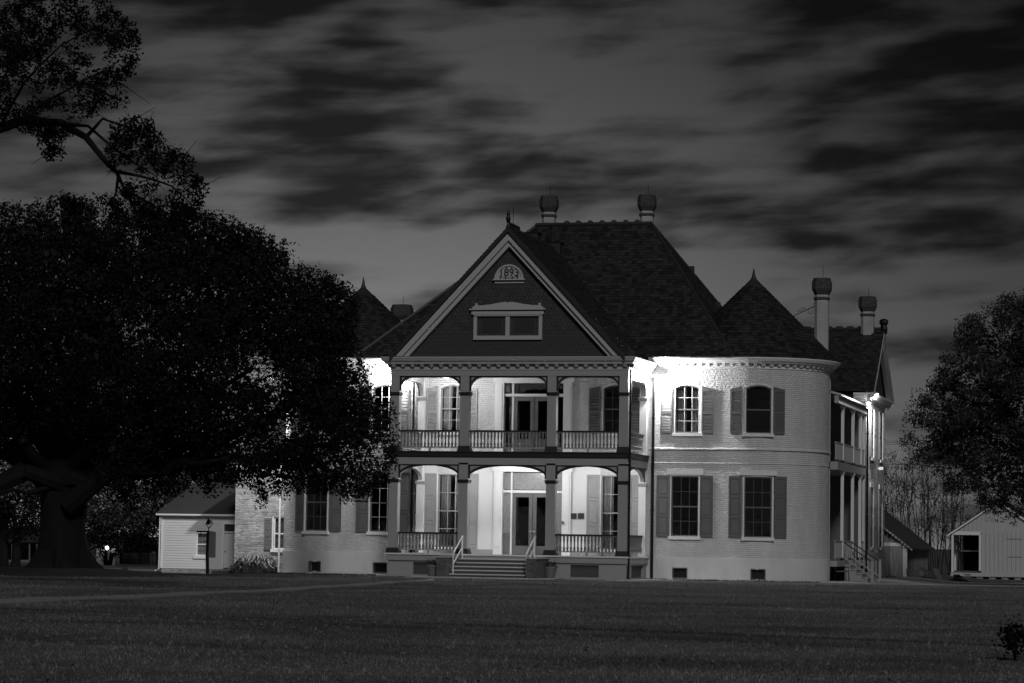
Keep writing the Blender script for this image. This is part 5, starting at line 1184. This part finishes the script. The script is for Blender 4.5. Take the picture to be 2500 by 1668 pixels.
# brick pavilion with a pipe frame
hD = 205.; wl = P(345, 1377); pv = thing('brick_pavilion', (wl.x, wl.y, ground(wl.x, wl.y)), 'low dark brick pavilion with open band above its knee wall', 'building')
pbox(294, 384, 1350, 1384, 0, .3).build('knee_wall', 'raw_brick', pv); pbox(302, 370, 1325.5, 1329, -.1, 3.2).build('lintel', 'far_trim', pv)
for u in (305, 314, 327, 352, 368): pbox(u-1.4, u+1.4, 1329, 1350, .05, .25).build('post', 'far_trim', pv)
pbox(292, 298, 1347, 1384, -.15, .35).build('pier', 'far_dark', pv); pbox(300, 372, 1328, 1384, 3.2, 3.4).build('back_wall', 'far_dark', pv)
MB().hexa([P(300, 1325, -.3), P(373, 1325, -.3), P(373, 1325, 3.6), P(300, 1325, 3.6)], [P(308, 1312, 1.2), P(365, 1312, 1.2), P(365, 1312, 2.2), P(308, 1312, 2.2)]).build('roof', 'shed_roof', pv)
tf = P(352, 1377, -1.2); rf = thing('pipe_frame', (tf.x, tf.y, ground(tf.x, tf.y)), 'bent pale pipe hoop standing by the brick pavilion', 'frame')
mb = MB(); mb.tube([P(335, 1380, -1.2), P(335, 1350, -1.2), P(338, 1343, -1.2), P(342, 1340, -1.2), P(362, 1340, -1.2), P(367, 1345, -1.2), P(369, 1380, -1.2)], .05, 6); mb.tube([P(350, 1340, -1.2), P(350, 1380, -1.2)], .04, 6); mb.build('hoop', 'galvanised', rf)
# bush with a lamp behind it against a pale wall
hD = 178.; q = P(262, 1378); wz = ground(q.x, q.y); lw_ = thing('garden_wall', (P(255, 1375, 1.5).x, P(255, 1375, 1.5).y, wz), 'short pale rendered wall behind the lamp lit bush', 'wall')
pbox(235, 281, 1342, 1385, 1.3, 1.6).build('panel', 'pale_wall', lw_); pbox(233, 283, 1339.5, 1342, 1.25, 1.65).build('coping', 'pale_wall', lw_)
gl = thing('garden_lamp', (P(261, 1376, .6).x, P(261, 1376, .6).y, wz), 'small glowing garden lamp shining through the bush', 'lamp')
c_ = P(261, 1338, .6); MB().tube([(c_.x, c_.y, wz-.2), (c_.x, c_.y, c_.z-.1)], .03, 6).build('stem', 'iron', gl); MB().lathe([(.05, -.12), (.11, -.05), (.11, .05), (.05, .12)], (c_.x, c_.y), 10).build('globe', 'lamp_soft', gl, loc=(0, 0, c_.z), smooth=True)
point('garden_lamp_light', (c_.x, c_.y-.25, c_.z+.2), 14, .1)
bu = thing('lamp_lit_bush', (q.x, q.y, wz), 'bare many-stemmed bush with a small lamp glowing in it', 'bush'); mb = MB()
for k in range(13):
    a = random.uniform(-1, 1); top = P(264+a*28, random.uniform(1330, 1352), random.uniform(-.6, .3)); limb(mb, [P(264+a*9, 1380), P(264+a*14, 1362), top], .07, .02, 5, .05)
mb.build('stems', 'bark', bu)
put('leaves', leaf_mesh('bush_leaves', clumps(crown([(235, 1340), (250, 1325), (280, 1325), (288, 1350), (280, 1372), (245, 1372), (232, 1355)], 178, 26, 1, 1), .4, 16), .16, 'leaf_oak'), bu, kind='stuff')

# ------------------------------------------------------------------ cast-iron plant bed, potted plants, side bench
bD = 6600*1.67/ (1401-1309); bb = onY(623, 1398, 7.6); bz_ = ground(bb[0], bb[1])
asp = thing('aspidistra_bed', (bb[0], bb[1], bz_), 'dense clump of broad strap leaves growing at the brick wing wall', 'plant'); mb = MB()
for k in range(900):
    x = bb[0]+random.uniform(-.93, .93); y = bb[1]+random.uniform(-.65, .65); h = (1.12-.42*abs((x-bb[0])/1.0)**2)*random.uniform(.45, 1.05); a = random.uniform(0, 6.28); ln = random.uniform(.25, .65)*h; w = random.uniform(.035, .06)
    d = Vector((math.cos(a), math.sin(a), 0)); s = Vector((-d.y, d.x, 0))*w; p0 = Vector((x, y, bz_-.05)); p1 = p0+d*ln*.35+Vector((0, 0, h*.6)); p2 = p0+d*ln+Vector((0, 0, h*.92)); p3 = p0+d*ln*1.6+Vector((0, 0, h*.70))
    mb.face((p0-s*.3, p0+s*.3, p1+s, p1-s)); mb.face((p1-s, p1+s, p2+s*.8, p2-s*.8)); mb.face((p2-s*.8, p2+s*.8, p3))
mb.build('leaves', 'aspidistra', asp, kind='stuff')
for px, py, lab in ((1056, 1407, 'terracotta pot with small plant beside the left step pier, before the lattice'), (1343, 1411.5, 'terracotta pot with trailing plant beside the right step pier')):
    b = onZ(px, py, .03); pt = thing('potted_plant', (b[0], b[1], .03), lab, 'potted plant', 'pots flanking the front steps')
    r = MB().lathe([(.18, 0), (.20, .02), (.265, .40), (.30, .41), (.30, .49), (.27, .50), (.25, .45)], (b[0], b[1]), 16).build('pot', 'clay_pot', pt, loc=(0, 0, .03), smooth=False)
    pts = np.array([b[0], b[1], .62])+rng.normal(size=(170, 3))*np.array([.14, .14, .07]); put('foliage', leaf_mesh('pot_leaves', pts, .10, 'leaf_pot', up=.8), pt)
    mb = MB(); [mb.tube([(b[0], b[1], .45), (b[0]+random.uniform(-.2, .2), b[1]+random.uniform(-.2, .2), .68)], .008, 4) for _ in range(8)]; mb.build('stems', 'twig', pt)
hb = onZ(2032, 1424, -.05); hz = ground(hb[0], hb[1])+.02; be = thing('garden_bench', (hb[0], hb[1], hz), 'slatted garden bench with iron ends under the side gallery', 'bench')
hx, hy = 13.72, 9.6; hz = gh(hx, hy)+.018
for k in range(4): MB().box(hx-.55+.12*k, hx-.45+.12*k, hy-.2, hy+1.0, hz+.42, hz+.455).build('seat_slat', 'pale_scrap', be)
for k in range(3): MB().hexa([(hx-.64-.03*k, hy-.2, hz+.52+.13*k), (hx-.61-.03*k, hy-.2, hz+.52+.13*k), (hx-.61-.03*k, hy+1.0, hz+.52+.13*k), (hx-.64-.03*k, hy+1.0, hz+.52+.13*k)], [(hx-.67-.03*k, hy-.2, hz+.62+.13*k), (hx-.64-.03*k, hy-.2, hz+.62+.13*k), (hx-.64-.03*k, hy+1.0, hz+.62+.13*k), (hx-.67-.03*k, hy+1.0, hz+.62+.13*k)]).build('back_slat', 'pale_scrap', be)
for y in (hy-.15, hy+.95):
    mb = MB(); mb.tube([(hx-.05, y, hz-.02), (hx-.08, y, hz+.42), (hx-.56, y, hz+.42), (hx-.72, y, hz+.95)], .025, 6); mb.tube([(hx-.56, y, hz+.42), (hx-.60, y, hz-.02)], .025, 6); mb.tube([(hx-.08, y, hz+.42), (hx-.05, y, hz+.62), (hx-.60, y, hz+.64)], .02, 6); mb.build('end_frame', 'iron', be)

# ------------------------------------------------------------------ shed and barn on the right
shY = 34.2; X = lambda px, py=1380: float(onY(px, py, shY)[0]); Zs = lambda py, px=2210: float(onY(px, py, shY)[2])
s1 = X(2214); ez = Zs(1332, 2220); gz_ = ground(s1, shY); sl = .77; srx = s1-5.2; sdep = 12.0
shed = thing('weathered_shed', (s1-2, shY, gz_), 'weathered unpainted board shed with steep dark roof and plank door', 'shed')
dx0, dx1, dzt = X(2150), X(2203), Zs(1334, 2180)
xb = s1-8.0; k = 0; x = xb
while x < s1-.02:                                     # gable boards
    x2 = min(x+.21, s1); zt = ez+sl*min(s1-x2, x2-xb if x2-xb < s1-x2 else s1-x2)+.1; zb = gz_-.2
    if x2 > dx0 and x < dx1: zb = dzt+.06
    MB().box(x, x2-.012, shY+random.uniform(0, .015), shY+.05, zb, zt).build('board', 'old_board', shed); x = x2
y = shY
while y < shY+sdep:
    MB().box(s1-.05, s1+random.uniform(-.012, .006), y, y+.20, gz_-.25, ez+.05).build('board', 'old_board', shed); y += .215
MB().box(xb, s1-.06, shY+.06, shY+sdep-.05, gz_-.2, ez).build('inner_wall', 'far_dark', shed)
MB().box(X(2204), s1+.02, shY-.06, shY, gz_-.2, dzt+.12).build('corner_post', 'white_trim', shed); MB().box(dx0, X(2204), shY-.06, shY+.01, dzt, dzt+.2).build('door_lintel', 'white_trim', shed)
for k in range(5):
    a = dx0+(dx1-dx0)*k/5; dm_ = MB().box(a, a+(dx1-dx0)/5-.01, shY-.02, shY+.02, gz_+.02, dzt).build('door_plank', 'old_door', shed)
xm_ = (xb+s1)/2; zr = ez+sl*(s1-xm_)+.12; e_o = .35
mb = MB(); A = [(s1+e_o, ez+.12-sl*e_o), (xm_, zr), (xb-e_o, ez+.12-sl*e_o)]
for (xa, za), (xb2, zb2) in ((A[0], A[1]), (A[1], A[2])): mb.hexa([(xa, shY-.35, za-.08), (xa, shY+sdep+.3, za-.08), (xb2, shY+sdep+.3, zb2-.08), (xb2, shY-.35, zb2-.08)], [(xa, shY-.35, za), (xa, shY+sdep+.3, za), (xb2, shY+sdep+.3, zb2), (xb2, shY-.35, zb2)])
rf_ = mb.build('roof', 'shed_roof', shed); mb = MB()
for k in range(26): t = k/26; xx = s1+e_o-(s1+e_o-xm_)*t; mb.lathe([(.06, -.03), (.075, 0), (.04, .03)], (xx-.05, shY-.37), 6)
mb2 = MB(); 
for k in range(26):
    t = (k+.5)/26; xx = A[0][0]+(A[1][0]-A[0][0])*t; zz = A[0][1]+(A[1][1]-A[0][1])*t-.10; mb2.hexa([(xx-.08, shY-.34, zz-.02), (xx+.04, shY-.34, zz-.10), (xx+.08, shY-.34, zz-.04), (xx-.04, shY-.34, zz+.06)], [(xx-.08, shY-.37, zz-.02), (xx+.04, shY-.37, zz-.10), (xx+.08, shY-.37, zz-.04), (xx-.04, shY-.37, zz+.06)])
mb2.build('scalloped_trim', 'barn_board', rf_)
bY = 50.0; bX = lambda px, py=1350: float(onY(px, py, bY)[0]); bZ = lambda py, px=2400: float(onY(px, py, bY)[2])
b0, ap = bX(2322), bX(2438); b1 = 2*ap-b0; bze, bza, bzb, bzg = bZ(1302), bZ(1224), bZ(1399), bZ(1408); bg_ = ground(ap, bY)
barn = thing('board_barn', (ap, bY, bg_), 'pale vertical board barn with small open porch below its gable', 'barn')
o0, o1, oz0, oz1 = bX(2327), bX(2391), bZ(1394), bZ(1307)
x = b0; bsl = (bza-bze)/(ap-b0)
while x < b1:
    x2 = min(x+.26, b1); xmid = (x+x2)/2; zt = bze+bsl*(ap-b0-abs(xmid-ap)); zb = bzb
    if x2 > o0 and xmid < o1: zb = oz1+.2
    MB().box(x, x2-.015, bY+random.uniform(-.012, .0), bY+.06, zb, zt).build('board', 'barn_board', barn); x = x2
MB().box(b0-.02, b1+.02, bY-.05, bY+6, bzg, bzb).build('sill_beam', 'barn_board', barn)
mb = MB(); mb.box(o1, b1, bY+.1, bY+9, bzb, bze); mb.box(b0, o1, bY+8.6, bY+9, bzb, bze); mb.build('inner_wall', 'far_dark', barn)
MB().box(b0+.02, o1, bY+.1, bY+8.6, oz0-.1, oz0-.02).build('porch_floor', 'wood_scrap', barn)
MB().box(o0-.08, o1+.08, bY-.03, bY+.05, oz1, oz1+.21).build('porch_beam', 'white_trim', barn); MB().box(o1-.02, o1+.1, bY-.03, bY+.05, oz0, oz1).build('jamb', 'white_trim', barn)
for k in range(5): y = bY+k*1.9; xx = b0+.02; MB().box(xx, xx+.13, y, y+.13, oz0-.1, oz1+.05).build('porch_post', 'white_trim', barn)
MB().box(o0+.3, o1, bY+1.6, bY+1.66, oz0+1.15, oz0+1.25).build('porch_rail', 'barn_board', barn)
for z in (1145, 0):
    if z: pass
for py in (1360, 1305.+11): MB().box(bX(2458), bX(2496), bY-.03, bY-.002, bZ(py), bZ(py)+.05).build('batten', 'old_board', barn)
mb = MB(); e_o = .25; A = [(b0-e_o, bze-bsl*e_o+.1), (ap, bza+.1), (b1+e_o, bze-bsl*e_o+.1)]
for (xa, za), (xb2, zb2) in zip(A, A[1:]): mb.hexa([(xa, bY-.2, za-.07), (xb2, bY-.2, zb2-.07), (xb2, bY+9.3, zb2-.07), (xa, bY+9.3, za-.07)], [(xa, bY-.2, za), (xb2, bY-.2, zb2), (xb2, bY+9.3, zb2), (xa, bY+9.3, za)])
mb.build('roof', 'shed_roof', barn)
for s_ in ((A[0], A[1]), (A[1], A[2])):
    (xa, za), (xb2, zb2) = s_; MB().hexa([(xa, bY-.16, za-.19), (xb2, bY-.16, zb2-.19), (xb2, bY-.16, zb2-.07), (xa, bY-.16, za-.07)][::-1], [(xa, bY-.20, za-.19), (xb2, bY-.20, zb2-.19), (xb2, bY-.20, zb2-.07), (xa, bY-.20, za-.07)][::-1]).build('rake_board', 'white_trim', barn)
for k in range(8): xx = b0+.2+k*(b1-b0-.4)/7; MB().box(xx-.2, xx+.2, bY+.05, bY+.5, bg_-.3, bzg).build('foundation_pier', 'raw_brick', barn)
MB().box(b0+.02, b1-.02, bY+.6, bY+5.5, bg_-.2, bzg+.02).build('crawl_space', 'far_dark', barn)
# leaning lumber and scrap between shed and barn
jY = 33.6; JX = lambda px: float(onY(px, 1410, jY)[0]); jz = lambda x: ground(x, jY)
x0 = JX(2219); x1 = JX(2250); zz = jz(x0); ld = thing('leaning_ladder', (x0, jY, zz), 'slatted wooden rack leaning low against the shed boards', 'rack')
a = Vector((x0, jY, zz+.0)); dirv = Vector((x1-x0, .1, .0)); up = Vector((-.22, .25, .42))
for o_ in (Vector((0, 0, .0)), up): MB().tube([a+o_, a+dirv+o_-Vector((0, 0, .09 if o_.length else 0))], .025, 5).build('rail', 'pale_scrap', ld)
for k in range(11): p = a+dirv*((k+.4)/11); MB().tube([p-Vector((0, 0, .02)), p+up-Vector((0, 0, .09*(k+.4)/11))], .016, 4).build('slat', 'pale_scrap', ld)
x0, x1 = JX(2247), JX(2290); zz = jz(x0); wb = thing('tipped_barrow', ((x0+x1)/2, jY, zz), 'tipped metal barrow tray resting on its handles by the shed', 'wheelbarrow')
p0, p1 = Vector((x0, jY, zz+.62)), Vector((JX(2282), jY-.1, zz+.16)); t_ = (p1-p0); n_ = Vector((t_.z, 0, -t_.x)).normalized()*.16
MB().hexa([p0-n_*-1+Vector((0, -.3, 0)), p1+n_*.6+Vector((0, -.3, 0)), p1+n_*.6+Vector((0, .3, 0)), p0+n_+Vector((0, .3, 0))], [p0+Vector((0, -.35, 0)), p1+Vector((0, -.35, 0)), p1+Vector((0, .35, 0)), p0+Vector((0, .35, 0))]).build('tray', 'pale_scrap', wb)
for dy in (-.25, .25): MB().tube([Vector((JX(2258), jY+dy, zz+.16)), p1+Vector((0, dy, 0)), Vector((x1, jY+dy, zz-.02))], .025, 5).build('handle', 'wood_scrap', wb)
MB().tube([Vector((JX(2258), jY, zz-.02)), Vector((JX(2258), jY, zz+.5))], .02, 5).build('leg', 'iron', wb)
for k, (pa, pb, h, m_, lab) in enumerate(((2281, 2289, .62, 'pale_scrap', 'pale plank leaning on the shed beside the tipped barrow'), (2287, 2297, .60, 'pale_scrap', 'second pale plank leaning on the shed beside the tipped barrow'), (2302, 2304, .68, 'wood_scrap', 'dark plank standing upright at the shed corner'), (2308, 2309, .72, 'wood_scrap', 'taller dark plank standing next to the lumber pile'))):
    a = Vector((JX(pb), jY, jz(JX(pb))-.02)); b = Vector((JX(pa), jY+.3, jz(JX(pb))+h)); MB().hexa([a-Vector((.09, .02, 0)), a+Vector((.09, -.02, 0)), a+Vector((.09, .02, 0)), a+Vector((-.09, .02, 0))], [b-Vector((.09, .02, 0)), b+Vector((.09, -.02, 0)), b+Vector((.09, .02, 0)), b+Vector((-.09, .02, 0))]).build('leaning_plank', m_, None, label=lab, cat='plank', group='planks leaning at the shed')
x0, x1 = JX(2314), JX(2365); zz = jz(x1); jp = thing('lumber_pile', ((x0+x1)/2, jY, zz), 'low dark pile of old lumber before the barn porch', 'lumber pile')
for k in range(20):
    y = jY+random.uniform(-.5, .6); z = zz+.05+.085*(k//4); a = x0+random.uniform(0, .2)+.08*(k//4); b = x1-random.uniform(.0, .3)-.10*(k//4); MB().box(a, b, y, y+.16, z-.06, z+.03).build('timber', 'tarp_scrap' if k % 5 else 'wood_scrap', jp)
for k, py in enumerate((1403, 1408, 1413)): xx = JX(2356+2*k); z = float(onY(2360, py, jY)[2]); MB().box(xx, xx+.34, jY-.62, jY-.45, z-.04, z+.03).build('timber', 'pale_scrap', jp)
# power lines
pl = thing('power_lines', (at(2160, 1075, 210)[0], at(2160, 1075, 210)[1], 0), 'thin power wires strung behind the right tree', 'wires')
for v in (1077, 1081, 1085, 1134): MB().tube([Vector(at(1900, v-2, 215)), Vector(at(2200, v, 212))-Vector((0, 0, .0)), Vector(at(2900, v-6, 205))], .012, 4).build('wire', 'iron', pl)
for u in (1890, 2910):
    b = at(u, 1340, 215 if u < 2000 else 205); MB().tube([(b[0], b[1], -1), (b[0], b[1], 10.5)], .14, 8).build('pole', 'bark', pl); 
# dark sapling at the right edge of the lawn
sp = onZ(2478, 1612, 0); sz = gh(sp[0], sp[1]); sap = thing('sapling', (sp[0], sp[1], sz), 'small dark leafy sapling alone on the lawn', 'sapling'); mb = MB()
for k in range(5): mb.tube([(sp[0], sp[1], sz-.03), (sp[0]+random.uniform(-.05, .05), sp[1], sz+.3), (sp[0]+random.uniform(-.14, .14), sp[1]+random.uniform(-.1, .1), sz+.56)], .01, 4)
mb.build('stems', 'bark', sap)
pts = np.array([sp[0], sp[1], sz+.34])+rng.normal(size=(330, 3))*np.array([.11, .11, .13]); put('leaves', leaf_mesh('sapling_leaves', pts[pts[:, 2] > sz+.05], .085, 'leaf_near', up=.8), sap, kind='stuff')
# small floodlight box, unlit, on the rear wing
fx = onX(2152, 1144, GX+.2); mb = MB(); mb.box(fx[0]-.12, fx[0]+.1, fx[1]-.1, fx[1]+.1, fx[2]-.08, fx[2]+.08); mb.tube([(GX, fx[1], fx[2]), tuple(fx)], .03, 5); mb.build('wall_lamp', 'white_metal', house)

# ------------------------------------------------------------------ grass blades
n = 200000; dd = 30+85*rng.random(n*2)**1.25; aa = rng.uniform(-.205, .205, n*2)
gxx = CAM[0]+dd*(np.sin(-YAW+aa)); gyy = CAM[1]+dd*np.cos(-YAW+aa); keep = gyy < -1.0
def on_path(x, y):
    t = (x+45)/40; return False
pathA = np.array([g_(-30, 1477)[:2], g_(330, 1463)[:2], g_(640, 1447)[:2], g_(860, 1433)[:2], g_(1060, 1417)[:2]]); pathB = np.array([g_(-30, 1467)[:2], g_(330, 1454)[:2], g_(640, 1439)[:2], g_(860, 1427)[:2], g_(1060, 1414)[:2]])
ya = np.interp(gxx, pathA[:, 0], pathA[:, 1]); yb = np.interp(gxx, pathB[:, 0], pathB[:, 1]); keep &= ~((gyy > ya-.1) & (gyy < yb+.1) & (gxx < pathA[-1, 0])); keep &= ~((gyy > -4.4) & (gxx > -3.9) & (gxx < 2.8)); keep &= ~((gyy > -1.4))
idx = np.where(keep)[0][:n]; gxx, gyy, dd = gxx[idx], gyy[idx], dd[idx]; m_n = len(idx)
gzz = np.array([gh(x, y) for x, y in zip(gxx, gyy)]); h = rng.uniform(.014, .042, m_n); w = .005+dd*.00010; a = rng.uniform(0, 6.28, m_n); lx_, ly_ = rng.normal(0, .02, m_n), rng.normal(0, .02, m_n)
V = np.empty((m_n, 3, 3)); V[:, 0] = np.stack([gxx-w*np.cos(a), gyy-w*np.sin(a), gzz-.01], 1); V[:, 1] = np.stack([gxx+w*np.cos(a), gyy+w*np.sin(a), gzz-.01], 1); V[:, 2] = np.stack([gxx+lx_, gyy+ly_, gzz+h], 1)
me = bpy.data.meshes.new('grass'); me.vertices.add(m_n*3); me.vertices.foreach_set('co', V.ravel()); me.loops.add(m_n*3); me.loops.foreach_set('vertex_index', np.arange(m_n*3)); me.polygons.add(m_n); me.polygons.foreach_set('loop_start', np.arange(0, m_n*3, 3)); me.update(calc_edges=True); me.validate(); me.materials.append(MAT['grass_blade'])
put('grass', me, kind='stuff', label='short mown grass covering the lawn', cat='grass')

# taller tufts and fallen leaves scattered over the lawn and along the foot of the house
n = 2200; dd = 31+82*rng.random(n)**1.1; aa = rng.uniform(-.205, .205, n); tx = CAM[0]+dd*np.sin(-YAW+aa); ty = CAM[1]+dd*np.cos(-YAW+aa); ok = ty < -4.6; tx, ty = tx[ok], ty[ok]
bx_ = np.concatenate([rng.uniform(-12.5, -6, 240), rng.uniform(5.6, 13.4, 300)]); by_ = np.concatenate([rng.uniform(-1.05, -.8, 240), rng.uniform(1.5, 2.8, 300)]); tx = np.concatenate([tx, bx_]); ty = np.concatenate([ty, by_])
per = 5; X5 = np.repeat(tx, per)+rng.normal(0, .025, len(tx)*per); Y5 = np.repeat(ty, per)+rng.normal(0, .025, len(tx)*per); Z5 = np.array([gh(a, b) for a, b in zip(X5, Y5)]); m_n = len(X5)
h = rng.uniform(.04, .10, m_n); w = .007+.00010*np.hypot(X5-CAM[0], Y5-CAM[1]); a = rng.uniform(0, 6.28, m_n)
V = np.empty((m_n, 3, 3)); V[:, 0] = np.stack([X5-w*np.cos(a), Y5-w*np.sin(a), Z5-.01], 1); V[:, 1] = np.stack([X5+w*np.cos(a), Y5+w*np.sin(a), Z5-.01], 1); V[:, 2] = np.stack([X5+rng.normal(0, .03, m_n), Y5+rng.normal(0, .03, m_n), Z5+h], 1)
me = bpy.data.meshes.new('tufts'); me.vertices.add(m_n*3); me.vertices.foreach_set('co', V.ravel()); me.loops.add(m_n*3); me.loops.foreach_set('vertex_index', np.arange(m_n*3)); me.polygons.add(m_n); me.polygons.foreach_set('loop_start', np.arange(0, m_n*3, 3)); me.update(calc_edges=True); me.validate(); me.materials.append(MAT['grass_blade'])
put('grass_tufts', me, kind='stuff', label='taller grass tufts scattered through the mown lawn', cat='grass')
n = 2600; dd = 31+82*rng.random(n)**1.1; aa = rng.uniform(-.205, .205, n); tx = CAM[0]+dd*np.sin(-YAW+aa); ty = CAM[1]+dd*np.cos(-YAW+aa); ok = ty < -1.5
Lp = np.array([(a, b, gh(a, b)+.03) for a, b in zip(tx[ok], ty[ok])]); put('fallen_leaves', leaf_mesh('litter', Lp, .07, 'leaf_litter', up=0.), kind='stuff', label='dry fallen leaves littering the lawn', cat='leaves')
